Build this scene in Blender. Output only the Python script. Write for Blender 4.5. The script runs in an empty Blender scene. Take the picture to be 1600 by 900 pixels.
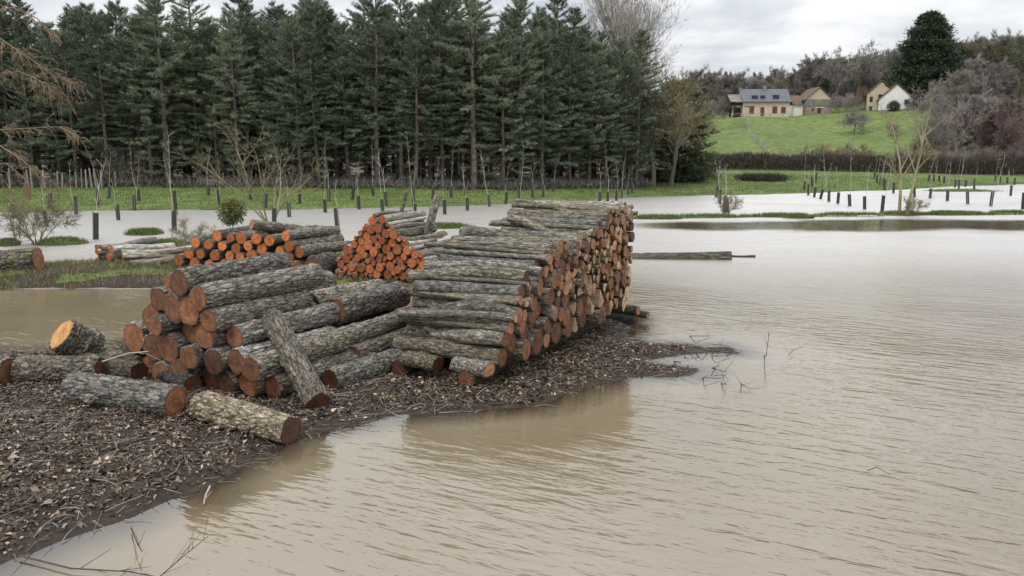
import bpy, math, random
import numpy as np
from mathutils import Vector, Matrix, noise as mnoise

# ------------------------------------------------------------------ camera, sky, sun, exposure
scene = bpy.context.scene
C = scene.collection
CAM_H, FPX, HORIZON = 3.2, 1256.0, 245.0
PITCH = math.atan((450 - HORIZON) / FPX)
cam_data = bpy.data.cameras.new('camera')
cam_data.sensor_width = 36.0
cam_data.lens = 36.0 * FPX / 1600.0
cam_data.clip_start = 0.1
cam_data.clip_end = 3000
cam = bpy.data.objects.new('camera', cam_data)
C.objects.link(cam)
cam.location = (0, 0, CAM_H)
cam.rotation_euler = (math.pi / 2 - PITCH, 0, 0)
scene.camera = cam

SUN_EL, SUN_AZ = math.radians(60), math.radians(215)     # behind the camera, to its left
world = bpy.data.worlds.new('World')
scene.world = world
world.use_nodes = True
wn, wl = world.node_tree.nodes, world.node_tree.links
wn.clear()
w_out = wn.new('ShaderNodeOutputWorld')
w_bg = wn.new('ShaderNodeBackground')
w_bg.inputs['Strength'].default_value = 0.1
w_sky = wn.new('ShaderNodeTexSky')
w_sky.sky_type = 'NISHITA'
w_sky.sun_disc = False
w_sky.sun_elevation = SUN_EL
w_sky.sun_rotation = SUN_AZ
w_tc = wn.new('ShaderNodeTexCoord')
w_sep = wn.new('ShaderNodeSeparateXYZ')
wl.new(w_tc.outputs['Generated'], w_sep.inputs[0])
w_add = wn.new('ShaderNodeMath'); w_add.operation = 'ADD'; w_add.inputs[1].default_value = 0.22
w_max = wn.new('ShaderNodeMath'); w_max.operation = 'MAXIMUM'; w_max.inputs[1].default_value = 0.0
wl.new(w_sep.outputs['Z'], w_max.inputs[0]); wl.new(w_max.outputs[0], w_add.inputs[0])
w_div = wn.new('ShaderNodeVectorMath'); w_div.operation = 'DIVIDE'
w_cmb = wn.new('ShaderNodeCombineXYZ')
for i in range(3): wl.new(w_add.outputs[0], w_cmb.inputs[i])
wl.new(w_tc.outputs['Generated'], w_div.inputs[0]); wl.new(w_cmb.outputs[0], w_div.inputs[1])
w_noi = wn.new('ShaderNodeTexNoise')
w_noi.inputs['Scale'].default_value = 1.5
w_noi.inputs['Detail'].default_value = 7
w_noi.inputs['Roughness'].default_value = 0.55
w_noi.inputs['Distortion'].default_value = 0.4
wl.new(w_div.outputs[0], w_noi.inputs['Vector'])
w_rmp = wn.new('ShaderNodeValToRGB')
w_rmp.color_ramp.elements[0].position = 0.38
w_rmp.color_ramp.elements[0].color = (0.60, 0.64, 0.71, 1)
w_rmp.color_ramp.elements[1].position = 0.58
w_rmp.color_ramp.elements[1].color = (1.0, 1.0, 1.0, 1)
wl.new(w_noi.outputs['Fac'], w_rmp.inputs['Fac'])
w_mul = wn.new('ShaderNodeVectorMath'); w_mul.operation = 'SCALE'
w_zen = wn.new('ShaderNodeMath'); w_zen.operation = 'MULTIPLY_ADD'; w_zen.inputs[1].default_value = 10.0; w_zen.inputs[2].default_value = 8.0   # overcast sky: brighter overhead
wl.new(w_max.outputs[0], w_zen.inputs[0]); wl.new(w_zen.outputs[0], w_mul.inputs['Scale'])
wl.new(w_rmp.outputs['Color'], w_mul.inputs[0])
w_mix = wn.new('ShaderNodeMix'); w_mix.data_type = 'RGBA'; w_mix.inputs['Factor'].default_value = 0.92
wl.new(w_sky.outputs['Color'], w_mix.inputs['A']); wl.new(w_mul.outputs[0], w_mix.inputs['B'])
wl.new(w_mix.outputs['Result'], w_bg.inputs['Color'])
wl.new(w_bg.outputs[0], w_out.inputs['Surface'])

sun_data = bpy.data.lights.new('sun', 'SUN')
sun_data.energy = 1.5
sun_data.angle = math.radians(12)
sun_data.color = (1.0, 0.97, 0.92)
sun = bpy.data.objects.new('sun', sun_data)
C.objects.link(sun)
_sd = Vector((math.sin(SUN_AZ) * math.cos(SUN_EL), math.cos(SUN_AZ) * math.cos(SUN_EL), math.sin(SUN_EL)))
sun.rotation_euler = _sd.to_track_quat('Z', 'Y').to_euler()
scene.view_settings.view_transform = 'Standard'
scene.view_settings.look = 'None'
scene.view_settings.gamma = 1.0
scene.view_settings.use_curve_mapping = False
scene.view_settings.exposure = 0.15

# ------------------------------------------------------------------ helpers
RNG = np.random.default_rng(7)
rnd = random.Random(11)
FWD = np.array([0, math.cos(PITCH), -math.sin(PITCH)])
UPV = np.array([0, math.sin(PITCH), math.cos(PITCH)])
EYE = np.array([0, 0, CAM_H])

def ray(px, py):
    d = np.array([(px - 800) / FPX, 0, 0]) + UPV * ((450 - py) / FPX) + FWD
    return d
def ground(px, py, z=0.0):
    d = ray(px, py)
    return EYE + d * ((z - CAM_H) / d[2])
def at(px, py, Y):
    d = ray(px, py)
    return EYE + d * (Y / d[1])

def link(o, parent=None):
    C.objects.link(o)
    if parent is not None: o.parent = parent
    return o
def tag(o, label=None, cat=None, group=None, kind=None):
    if label: o['label'] = label
    if cat: o['category'] = cat
    if group: o['group'] = group
    if kind: o['kind'] = kind
    return o
def empty(name, loc, rot=None):
    o = bpy.data.objects.new(name, None)
    o.empty_display_size = 0.1
    if rot is not None: o.matrix_world = Matrix.Translation(Vector(loc)) @ rot.to_4x4()
    else: o.location = loc
    return link(o)
def mesh_np(name, V, F, mat=None, smooth=False):
    """V (n,3); F = list of int arrays (m,k)"""
    me = bpy.data.meshes.new(name)
    V = np.asarray(V, dtype=np.float32)
    me.vertices.add(len(V)); me.vertices.foreach_set('co', V.ravel())
    if not isinstance(F, (list, tuple)): F = [F]
    F = [np.asarray(f, dtype=np.int32) for f in F if len(f)]
    nl = sum(f.size for f in F); npoly = sum(len(f) for f in F)
    me.loops.add(nl); me.polygons.add(npoly)
    me.loops.foreach_set('vertex_index', np.concatenate([f.ravel() for f in F]))
    tot = np.concatenate([np.full(len(f), f.shape[1], np.int32) for f in F])
    st = np.concatenate([[0], np.cumsum(tot)[:-1]]).astype(np.int32)
    me.polygons.foreach_set('loop_start', st)
    me.polygons.foreach_set('loop_total', tot)
    me.polygons.foreach_set('use_smooth', np.full(npoly, smooth, dtype=bool))
    me.update(calc_edges=True)
    me.validate()
    if mat: me.materials.append(mat)
    return me
def obj(name, me, parent=None, mat=None):
    o = bpy.data.objects.new(name, me)
    link(o, parent)
    if mat is not None and len(o.material_slots):
        o.material_slots[0].link = 'OBJECT'; o.material_slots[0].material = mat
    return o
def tubes(segs, k=4):
    """segs (n,8): p0, p1, r0, r1 -> V, F quads"""
    S = np.asarray(segs, dtype=np.float64).reshape(-1, 8)
    p0, p1, r0, r1 = S[:, :3], S[:, 3:6], S[:, 6], S[:, 7]
    d = p1 - p0
    d /= np.linalg.norm(d, axis=1, keepdims=True) + 1e-9
    ref = np.where(np.abs(d[:, 2:3]) > 0.9, np.array([[1., 0, 0]]), np.array([[0, 0, 1.]]))
    u = np.cross(d, ref); u /= np.linalg.norm(u, axis=1, keepdims=True) + 1e-9
    v = np.cross(d, u)
    a = np.arange(k) * 2 * math.pi / k
    ring = u[:, None, :] * np.cos(a)[None, :, None] + v[:, None, :] * np.sin(a)[None, :, None]
    A = p0[:, None, :] + ring * r0[:, None, None]
    B = p1[:, None, :] + ring * r1[:, None, None]
    V = np.concatenate([A, B], axis=1).reshape(-1, 3)
    n = len(S)
    base = (np.arange(n) * 2 * k)[:, None]
    i = np.arange(k); j = (i + 1) % k
    q = np.stack([i, j, j + k, i + k], axis=1)
    F = (base[:, :, None] + q[None]).reshape(-1, 4)
    return V, F
def blades(b, d, l, w, side=None):
    """triangles: base points b, unit directions d, lengths l, widths w"""
    n = len(b)
    if side is None:
        side = np.cross(d, RNG.normal(size=(n, 3)))
    side = side / (np.linalg.norm(side, axis=1, keepdims=True) + 1e-9)
    V = np.stack([b - side * (w / 2)[:, None], b + side * (w / 2)[:, None], b + d * l[:, None]], axis=1).reshape(-1, 3)
    F = np.arange(n * 3).reshape(-1, 3)
    return V, F
def merge(parts):
    Vs, Fs, off = [], {}, 0
    for V, F in parts:
        if len(V) == 0: continue
        Vs.append(V)
        for f in (F if isinstance(F, list) else [F]):
            Fs.setdefault(f.shape[1], []).append(f + off)
        off += len(V)
    return np.concatenate(Vs), [np.concatenate(v) for v in Fs.values()]
def norm(v):
    v = np.asarray(v, float); return v / (np.linalg.norm(v) + 1e-12)
def hash2(ix, iy, seed):
    h = (ix.astype(np.int64) * 374761393 + iy.astype(np.int64) * 668265263 + seed * 974634777) & 0xFFFFFFFF
    h = ((h ^ (h >> 13)) * 1274126177) & 0xFFFFFFFF
    return ((h ^ (h >> 16)) & 0xFFFF) / 65535.0
def vnoise(x, y, seed=0):
    ix, iy = np.floor(x), np.floor(y)
    fx, fy = x - ix, y - iy
    fx, fy = fx * fx * (3 - 2 * fx), fy * fy * (3 - 2 * fy)
    ix, iy = ix.astype(np.int64), iy.astype(np.int64)
    a, b = hash2(ix, iy, seed), hash2(ix + 1, iy, seed)
    c, d = hash2(ix, iy + 1, seed), hash2(ix + 1, iy + 1, seed)
    return (a * (1 - fx) + b * fx) * (1 - fy) + (c * (1 - fx) + d * fx) * fy - 0.5
def fbm(x, y, scale, octs=4, seed=0):
    r, a = 0, 1.0
    for o in range(octs):
        r = r + a * vnoise(x * scale, y * scale, seed + o * 17); a *= 0.5; scale *= 2.03
    return r
def sstep(a, b, x):
    t = np.clip((x - a) / (b - a), 0, 1); return t * t * (3 - 2 * t)

# ------------------------------------------------------------------ materials
def mat_new(name):
    m = bpy.data.materials.new(name); m.use_nodes = True
    nt = m.node_tree
    return m, nt.nodes, nt.links, nt.nodes['Principled BSDF']
def ramp(nodes, stops):
    r = nodes.new('ShaderNodeValToRGB'); e = r.color_ramp.elements
    while len(e) < len(stops): e.new(0.5)
    for i, (p, c) in enumerate(stops):
        e[i].position = p; e[i].color = (*c, 1)
    return r
def tex(nodes, links, kind, vec, scale, **kw):
    t = nodes.new(kind); t.inputs['Scale'].default_value = scale
    for k, v in kw.items():
        if k in t.inputs: t.inputs[k].default_value = v
        else: setattr(t, k, v)
    if vec is not None: links.new(vec, t.inputs['Vector'])
    return t
def mixc(nodes, links, fac, a, b, blend='MIX'):
    m = nodes.new('ShaderNodeMix'); m.data_type = 'RGBA'; m.blend_type = blend
    for sock, val in (('Factor', fac), ('A', a), ('B', b)):
        if isinstance(val, (int, float)): m.inputs[sock].default_value = val
        elif isinstance(val, tuple): m.inputs[sock].default_value = (*val, 1)
        else: links.new(val, m.inputs[sock])
    return m.outputs['Result']
def mathn(nodes, links, op, a, b=None):
    m = nodes.new('ShaderNodeMath'); m.operation = op
    for i, v in enumerate((a, b)):
        if v is None: continue
        if isinstance(v, (int, float)): m.inputs[i].default_value = v
        else: links.new(v, m.inputs[i])
    return m.outputs[0]
def bump(nodes, links, h, bsdf, strength=0.5, dist=0.02):
    b = nodes.new('ShaderNodeBump'); b.inputs['Strength'].default_value = strength
    b.inputs['Distance'].default_value = dist
    links.new(h, b.inputs['Height']); links.new(b.outputs[0], bsdf.inputs['Normal'])
    return b
def mapped(nodes, links, scale=(1, 1, 1), rnd_off=True, coord='Object', rot=(0, 0, 0)):
    tc = nodes.new('ShaderNodeTexCoord'); mp = nodes.new('ShaderNodeMapping')
    mp.inputs['Scale'].default_value = scale; mp.inputs['Rotation'].default_value = rot
    links.new(tc.outputs[coord], mp.inputs['Vector'])
    if not rnd_off: return mp.outputs[0], None
    oi = nodes.new('ShaderNodeObjectInfo')
    ml = nodes.new('ShaderNodeVectorMath'); ml.operation = 'SCALE'; ml.inputs['Scale'].default_value = 37.0
    cb = nodes.new('ShaderNodeCombineXYZ')
    for i in range(3): links.new(oi.outputs['Random'], cb.inputs[i])
    links.new(cb.outputs[0], ml.inputs[0])
    ad = nodes.new('ShaderNodeVectorMath'); ad.operation = 'ADD'
    links.new(mp.outputs[0], ad.inputs[0]); links.new(ml.outputs[0], ad.inputs[1])
    return ad.outputs[0], oi.outputs['Random']

def bark_mat(name, dark, mid, light, moss, lichen, plate=9.0, rough=0.9, bs=0.6, aspect=(3.2, 1, 1), fis=0.16):
    """log local axes: x 0..1 along the log, y/z in radii"""
    m, n, l, b = mat_new(name)
    vec, r = mapped(n, l, aspect)
    wq = tex(n, l, 'ShaderNodeTexNoise', vec, plate * 0.3, Detail=3)
    wv = n.new('ShaderNodeVectorMath'); wv.operation = 'MULTIPLY_ADD'; wv.inputs[1].default_value = (0.5, 0.5, 0.5)
    l.new(wq.outputs['Color'], wv.inputs[0]); l.new(vec, wv.inputs[2])
    vo = tex(n, l, 'ShaderNodeTexVoronoi', wv.outputs[0], plate * 0.45, feature='DISTANCE_TO_EDGE')
    no = tex(n, l, 'ShaderNodeTexNoise', vec, plate * 0.55, Detail=6, Roughness=0.7)
    n2 = tex(n, l, 'ShaderNodeTexNoise', vec, 1.6, Detail=4, Roughness=0.6)
    n3 = tex(n, l, 'ShaderNodeTexNoise', vec, 3.7, Detail=5, Roughness=0.7)
    rp = ramp(n, [(0.33, dark), (0.5, mid), (0.68, light)])
    l.new(no.outputs['Fac'], rp.inputs['Fac'])
    fi = ramp(n, [(0.0, (fis, fis * .92, fis * .85)), (0.09, (.6, .58, .56)), (0.22, (1, 1, 1))])
    l.new(vo.outputs['Distance'], fi.inputs['Fac'])
    c = mixc(n, l, 0.95, rp.outputs['Color'], fi.outputs['Color'], 'MULTIPLY')
    mo = ramp(n, [(0.50, (0, 0, 0)), (0.62, (1, 1, 1))]); l.new(n2.outputs['Fac'], mo.inputs['Fac'])
    c = mixc(n, l, mathn(n, l, 'MULTIPLY', mo.outputs['Color'], moss), c, (0.12, 0.145, 0.05))
    li = ramp(n, [(0.58, (0, 0, 0)), (0.64, (1, 1, 1))]); l.new(n3.outputs['Fac'], li.inputs['Fac'])
    c = mixc(n, l, mathn(n, l, 'MULTIPLY', li.outputs['Color'], lichen), c, (0.42, 0.42, 0.36))
    hv = n.new('ShaderNodeHueSaturation'); l.new(c, hv.inputs['Color'])
    l.new(mathn(n, l, 'ADD', mathn(n, l, 'MULTIPLY', r, 0.85), 0.55), hv.inputs['Value'])
    l.new(mathn(n, l, 'ADD', mathn(n, l, 'MULTIPLY', mathn(n, l, 'FRACT', mathn(n, l, 'MULTIPLY', r, 7.3)), 0.9), 0.55), hv.inputs['Saturation'])
    l.new(hv.outputs[0], b.inputs['Base Color'])
    b.inputs['Roughness'].default_value = rough
    h = mathn(n, l, 'ADD', mathn(n, l, 'MULTIPLY', fi.outputs['Color'], 0.7), no.outputs['Fac'])
    bump(n, l, h, b, bs, 0.012)
    return m
M_BARK = bark_mat('bark_furrowed', (0.035, 0.028, 0.021), (0.175, 0.148, 0.118), (0.47, 0.42, 0.355), 0.38, 0.5, 7.0)
M_BARK_B = bark_mat('bark_pale_plates', (0.05, 0.04, 0.031), (0.27, 0.232, 0.188), (0.60, 0.545, 0.475), 0.2, 0.4, 7.5, aspect=(2.4, 1, 1))
M_BARK_S = bark_mat('bark_smooth', (0.03, 0.024, 0.018), (0.155, 0.132, 0.10), (0.50, 0.455, 0.375), 0.22, 0.9, 3.6, 0.8, 0.25, (7, 1, 1), 0.45)
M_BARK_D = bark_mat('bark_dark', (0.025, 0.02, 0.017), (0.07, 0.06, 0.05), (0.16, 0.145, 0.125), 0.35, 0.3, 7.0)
M_BARK_W = bark_mat('bark_birch', (0.22, 0.19, 0.16), (0.40, 0.37, 0.32), (0.58, 0.55, 0.49), 0.15, 0.3, 2.2, 0.7, 0.2, (5, 1, 1), 0.5)

def cut_mat(name, a, bcol, pale, rough=0.75):
    m, n, l, b = mat_new(name)
    vec, r = mapped(n, l, (1, 1, 1), False)
    oi = n.new('ShaderNodeObjectInfo'); r = oi.outputs['Random']
    sp = n.new('ShaderNodeSeparateXYZ'); l.new(vec, sp.inputs[0])
    vm = n.new('ShaderNodeVectorMath'); vm.operation = 'MULTIPLY'; vm.inputs[1].default_value = (0, 1, 1); l.new(vec, vm.inputs[0])
    no = n.new('ShaderNodeTexNoise'); no.noise_dimensions = '4D'; no.inputs['Scale'].default_value = 1.6; no.inputs['Detail'].default_value = 5
    l.new(vm.outputs[0], no.inputs['Vector']); l.new(mathn(n, l, 'MULTIPLY', r, 50.0), no.inputs['W'])
    nf = n.new('ShaderNodeTexNoise'); nf.noise_dimensions = '4D'; nf.inputs['Scale'].default_value = 9; nf.inputs['Detail'].default_value = 6
    l.new(vm.outputs[0], nf.inputs['Vector']); l.new(mathn(n, l, 'MULTIPLY', r, 20.0), nf.inputs['W'])
    ln = n.new('ShaderNodeVectorMath'); ln.operation = 'LENGTH'; l.new(vm.outputs[0], ln.inputs[0])
    rr = mathn(n, l, 'ADD', ln.outputs['Value'], mathn(n, l, 'MULTIPLY', no.outputs['Fac'], 0.45))
    ring = mathn(n, l, 'SINE', mathn(n, l, 'MULTIPLY', rr, 38.0))
    vr = n.new('ShaderNodeVectorRotate'); vr.rotation_type = 'X_AXIS'; l.new(vm.outputs[0], vr.inputs['Vector']); l.new(mathn(n, l, 'MULTIPLY', r, 6.28), vr.inputs['Angle'])
    sp2 = n.new('ShaderNodeSeparateXYZ'); l.new(vr.outputs[0], sp2.inputs[0])
    saw = mathn(n, l, 'SINE', mathn(n, l, 'ADD', mathn(n, l, 'MULTIPLY', sp2.outputs['Y'], 24.0), mathn(n, l, 'MULTIPLY', nf.outputs['Fac'], 7.0)))
    ang = mathn(n, l, 'ARCTAN2', sp2.outputs['Y'], sp2.outputs['Z'])
    crk = mathn(n, l, 'ABSOLUTE', mathn(n, l, 'SINE', mathn(n, l, 'ADD', mathn(n, l, 'MULTIPLY', ang, 1.5), mathn(n, l, 'MULTIPLY', nf.outputs['Fac'], 1.2))))
    crk = mathn(n, l, 'LESS_THAN', mathn(n, l, 'MULTIPLY', crk, ln.outputs['Value']), mathn(n, l, 'MULTIPLY', mathn(n, l, 'SUBTRACT', no.outputs['Fac'], 0.42), 0.16))
    heart = ramp(n, [(0.30, (0.82, 0.77, 0.72)), (0.72, (1.08, 1.06, 1.02)), (0.98, (1.0, .97, .93)), (1.1, (0.55, 0.48, 0.42))])
    l.new(mathn(n, l, 'ADD', ln.outputs['Value'], mathn(n, l, 'MULTIPLY', mathn(n, l, 'SUBTRACT', no.outputs['Fac'], 0.4), 1.1)), heart.inputs['Fac'])
    base = ramp(n, [(0.32, tuple(x * .6 for x in a)), (0.45, a), (0.62, bcol)]); l.new(no.outputs['Fac'], base.inputs['Fac'])
    c = mixc(n, l, mathn(n, l, 'ADD', mathn(n, l, 'MULTIPLY', ring, 0.10), 0.12), base.outputs['Color'], tuple(x * 0.45 for x in a))
    c = mixc(n, l, 0.85, c, heart.outputs['Color'], 'MULTIPLY')
    c = mixc(n, l, mathn(n, l, 'ADD', mathn(n, l, 'MULTIPLY', saw, 0.09), 0.09), c, tuple(x * 0.5 for x in a))
    c = mixc(n, l, mathn(n, l, 'MULTIPLY', crk, 0.8), c, tuple(x * 0.18 for x in a))
    nd = n.new('ShaderNodeTexNoise'); nd.noise_dimensions = '4D'; nd.inputs['Scale'].default_value = 2.3; nd.inputs['Detail'].default_value = 7; nd.inputs['Roughness'].default_value = 0.7
    l.new(vm.outputs[0], nd.inputs['Vector']); l.new(mathn(n, l, 'MULTIPLY', r, 91.0), nd.inputs['W'])
    dm_ = ramp(n, [(0.5, (0, 0, 0)), (0.66, (1, 1, 1))]); l.new(nd.outputs['Fac'], dm_.inputs['Fac'])
    c = mixc(n, l, mathn(n, l, 'MULTIPLY', dm_.outputs['Color'], 0.55), c, tuple(x * .35 + .03 for x in a))
    fr = ramp(n, [(0.62, (0, 0, 0)), (0.72, (1, 1, 1))]); l.new(nf.outputs['Fac'], fr.inputs['Fac'])
    c = mixc(n, l, mathn(n, l, 'MULTIPLY', fr.outputs['Color'], 0.5), c, pale)
    pith = ramp(n, [(0.2, (1, 1, 1)), (0.3, (0, 0, 0))]); l.new(rr, pith.inputs['Fac'])
    c = mixc(n, l, mathn(n, l, 'MULTIPLY', pith.outputs['Color'], 0.6), c, pale)
    hv = n.new('ShaderNodeHueSaturation'); l.new(c, hv.inputs['Color'])
    l.new(mathn(n, l, 'ADD', mathn(n, l, 'MULTIPLY', r, 0.8), 0.6), hv.inputs['Value'])
    l.new(hv.outputs[0], b.inputs['Base Color']); b.inputs['Roughness'].default_value = rough
    bump(n, l, mathn(n, l, 'ADD', mathn(n, l, 'MULTIPLY', ring, 0.2), nf.outputs['Fac']), b, 0.35, 0.01)
    return m
M_CUT = cut_mat('cut_wood_brown', (0.19, 0.075, 0.03), (0.30, 0.125, 0.05), (0.55, 0.36, 0.2))
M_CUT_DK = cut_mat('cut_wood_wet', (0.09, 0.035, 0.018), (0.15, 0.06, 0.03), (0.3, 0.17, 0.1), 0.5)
M_CUT_OR = cut_mat('cut_wood_orange', (0.46, 0.13, 0.03), (0.62, 0.22, 0.055), (0.72, 0.36, 0.12))
M_CUT_RED = cut_mat('cut_wood_red_orange', (0.38, 0.095, 0.025), (0.54, 0.175, 0.048), (0.7, 0.33, 0.11))
M_CUT_TAN = cut_mat('cut_wood_tan', (0.31, 0.145, 0.065), (0.44, 0.24, 0.12), (0.62, 0.44, 0.28))
M_CUT_PALE = cut_mat('cut_wood_pale', (0.42, 0.26, 0.15), (0.6, 0.42, 0.27), (0.7, 0.56, 0.4))
M_CUT_FRESH = cut_mat('cut_wood_fresh', (0.56, 0.27, 0.08), (0.68, 0.38, 0.15), (0.8, 0.6, 0.36))

def simple_mat(name, col, var=0.25, scale=4.0, rough=0.85, bs=0.2, objvar=0.25):
    m, n, l, b = mat_new(name)
    vec, r = mapped(n, l)
    no = tex(n, l, 'ShaderNodeTexNoise', vec, scale, Detail=5, Roughness=0.65)
    lo, hi = tuple(x * (1 - var) for x in col), tuple(min(1, x * (1 + var)) for x in col)
    rp = ramp(n, [(0.3, lo), (0.7, hi)]); l.new(no.outputs['Fac'], rp.inputs['Fac'])
    hv = n.new('ShaderNodeHueSaturation'); l.new(rp.outputs['Color'], hv.inputs['Color'])
    l.new(mathn(n, l, 'ADD', mathn(n, l, 'MULTIPLY', r, objvar * 2), 1 - objvar), hv.inputs['Value'])
    l.new(hv.outputs[0], b.inputs['Base Color']); b.inputs['Roughness'].default_value = rough
    if bs: bump(n, l, no.outputs['Fac'], b, bs, 0.02)
    return m
def attr_mat(name, stops, rough=0.85, trans=0.0, spec=0.3, objvar=False):
    """colour from a per-face random attribute 'tint'"""
    m, n, l, b = mat_new(name)
    a = n.new('ShaderNodeAttribute'); a.attribute_name = 'tint'
    rp = ramp(n, stops); l.new(a.outputs['Fac'], rp.inputs['Fac'])
    oi = n.new('ShaderNodeObjectInfo'); hv = n.new('ShaderNodeHueSaturation'); l.new(rp.outputs['Color'], hv.inputs['Color'])
    if objvar:
        l.new(mathn(n, l, 'ADD', mathn(n, l, 'MULTIPLY', oi.outputs['Random'], 0.8), 0.6), hv.inputs['Value'])
        l.new(mathn(n, l, 'SUBTRACT', 0.515, mathn(n, l, 'MULTIPLY', oi.outputs['Random'], 0.045)), hv.inputs['Hue'])
        hv.inputs['Saturation'].default_value = 0.92
    l.new(hv.outputs[0], b.inputs['Base Color']); b.inputs['Roughness'].default_value = rough
    b.inputs['Specular IOR Level'].default_value = spec
    return m
def set_tint(me, per_face):
    a = me.attributes.new('tint', 'FLOAT', 'FACE')
    a.data.foreach_set('value', np.asarray(per_face, dtype=np.float32))

M_NEEDLE = attr_mat('pine_needles', [(0.0, (0.085, 0.082, 0.055)), (0.2, (0.075, 0.105, 0.064)), (0.6, (0.14, 0.188, 0.112)), (1.0, (0.30, 0.345, 0.225))], 0.6, objvar=True)
M_PTRUNK = simple_mat('pine_trunk', (0.155, 0.125, 0.105), 0.4, 3.0)
M_TWIG = simple_mat('twigs_grey_brown', (0.185, 0.165, 0.142), 0.3, 1.0, bs=0)
M_TWIG_G = simple_mat('twigs_grey', (0.25, 0.235, 0.21), 0.3, 1.0, bs=0)
M_TWIG_Y = simple_mat('twigs_olive', (0.21, 0.185, 0.11), 0.3, 1.0, bs=0)
M_TWIG_R = simple_mat('twigs_purple_brown', (0.20, 0.145, 0.132), 0.25, 1.0, bs=0)
M_TWIG_O = simple_mat('twigs_rust', (0.21, 0.13, 0.08), 0.25, 1.0, bs=0)
M_TWIG_B = simple_mat('twigs_warm_brown', (0.20, 0.14, 0.09), 0.3, 1.0, bs=0)
M_TWIG_P = simple_mat('twigs_pale', (0.42, 0.38, 0.33), 0.3, 1.0, bs=0)
M_TWIG_D = simple_mat('twigs_dark', (0.06, 0.046, 0.038), 0.3, 1.0, bs=0)
M_EVER = attr_mat('evergreen_leaves', [(0.0, (0.02, 0.034, 0.02)), (0.6, (0.042, 0.066, 0.036)), (1.0, (0.095, 0.12, 0.065))], 0.6)
M_IVY = attr_mat('ivy_leaves', [(0.0, (0.04, 0.055, 0.028)), (0.6, (0.085, 0.11, 0.055)), (1.0, (0.18, 0.2, 0.11))], 0.6)
M_MIST = attr_mat('mistletoe_leaves', [(0.0, (0.09, 0.10, 0.03)), (1.0, (0.20, 0.21, 0.07))], 0.6)
M_GRASS = attr_mat('grass_blades', [(0.0, (0.05, 0.072, 0.02)), (0.6, (0.115, 0.182, 0.04)), (0.82, (0.175, 0.235, 0.065)), (1.0, (0.30, 0.26, 0.14))], 0.6)
M_DRYG = attr_mat('dry_grass', [(0.0, (0.12, 0.10, 0.045)), (1.0, (0.34, 0.28, 0.16))], 0.7)
M_DROWN = attr_mat('drowned_grass', [(0.0, (0.05, 0.055, 0.022)), (0.7, (0.11, 0.10, 0.045)), (1.0, (0.2, 0.17, 0.09))], 0.7)
M_LEAF = attr_mat('dead_leaves', [(0.0, (0.03, 0.02, 0.015)), (0.4, (0.06, 0.038, 0.025)), (0.65, (0.15, 0.095, 0.058)), (0.87, (0.38, 0.285, 0.20)), (1.0, (0.58, 0.52, 0.45))], 0.55, spec=0.5)
M_GUARD = simple_mat('guard_mesh_tube', (0.035, 0.042, 0.038), 0.3, 20.0, 0.7)
M_STAKE = simple_mat('stake_wood', (0.24, 0.19, 0.145), 0.3, 3.0)
M_POST = simple_mat('weathered_post', (0.30, 0.27, 0.235), 0.3, 3.0)

# ------------------------------------------------------------------ terrain
def poly_world(pts): return np.array([ground(x, y)[:2] for x, y in pts])
NEAR_BANK = poly_world([(-420, 985), (-150, 925), (0, 888), (60, 868), (100, 852), (180, 822), (232, 798), (300, 772), (330, 755), (400, 715),
    (440, 692), (480, 676), (560, 662), (640, 648), (740, 642), (830, 636), (880, 622), (930, 603), (1000, 588), (1065, 586), (1090, 576),
    (1020, 567), (1000, 562), (1060, 556), (1145, 551), (1130, 543), (1060, 537), (1000, 537), (972, 531), (985, 515), (980, 500), (830, 490), (700, 494), (620, 492),
    (480, 494), (330, 505), (230, 530), (150, 545), (60, 549), (0, 550), (-200, 556), (-420, 600)])
MID_BANK = poly_world([(-420, 458), (0, 452), (100, 450), (220, 450), (350, 454), (490, 452), (600, 457), (690, 456), (735, 440), (715, 408), (660, 397),
    (600, 390), (500, 390), (400, 394), (290, 402), (240, 408), (150, 413), (60, 416), (0, 417), (-420, 420)])
ISLETS = [(95, 381, 42, .9), (228, 366, 26, .6), (262, 384, 36, .5), (492, 362, 22, .9), (690, 356, 48, .6), (785, 353, 22, .5), (10, 383, 20, .5),
          (1030, 342, 44, .35), (1110, 340, 60, .5), (1215, 339, 70, .3), (1320, 338, 60, .3), (1410, 336, 40, .6), (1500, 336, 60, .3), (1580, 335, 40, .3),
          (1250, 341, 25, .35), (1480, 336, 30, .4), (1500, 299, 62, 1.2)]
ISL = []
for px, py, hw, hd in ISLETS:
    p = ground(px, py); ISL.append((p[0], p[1], hw * p[1] / FPX, hd))
SHORE = poly_world([(-900, 334), (-300, 332), (0, 331), (280, 329), (560, 325), (700, 321), (830, 317), (985, 309), (1110, 305), (1250, 302), (1370, 298), (1500, 291), (1600, 288), (1900, 287)])
SHORE = SHORE[np.argsort(SHORE[:, 0])]
def sdf_poly(x, y, P):
    """signed distance, positive inside"""
    d = np.full(x.shape, 1e9); inside = np.zeros(x.shape, bool)
    n = len(P)
    for i in range(n):
        ax, ay = P[i]; bx, by = P[(i + 1) % n]
        ex, ey = bx - ax, by - ay
        t = np.clip(((x - ax) * ex + (y - ay) * ey) / (ex * ex + ey * ey + 1e-12), 0, 1)
        d = np.minimum(d, np.hypot(x - ax - t * ex, y - ay - t * ey))
        c = ((ay > y) != (by > y)) & (x < (bx - ax) * (y - ay) / (by - ay + 1e-12) + ax)
        inside ^= c
    return np.where(inside, d, -d)
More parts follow.
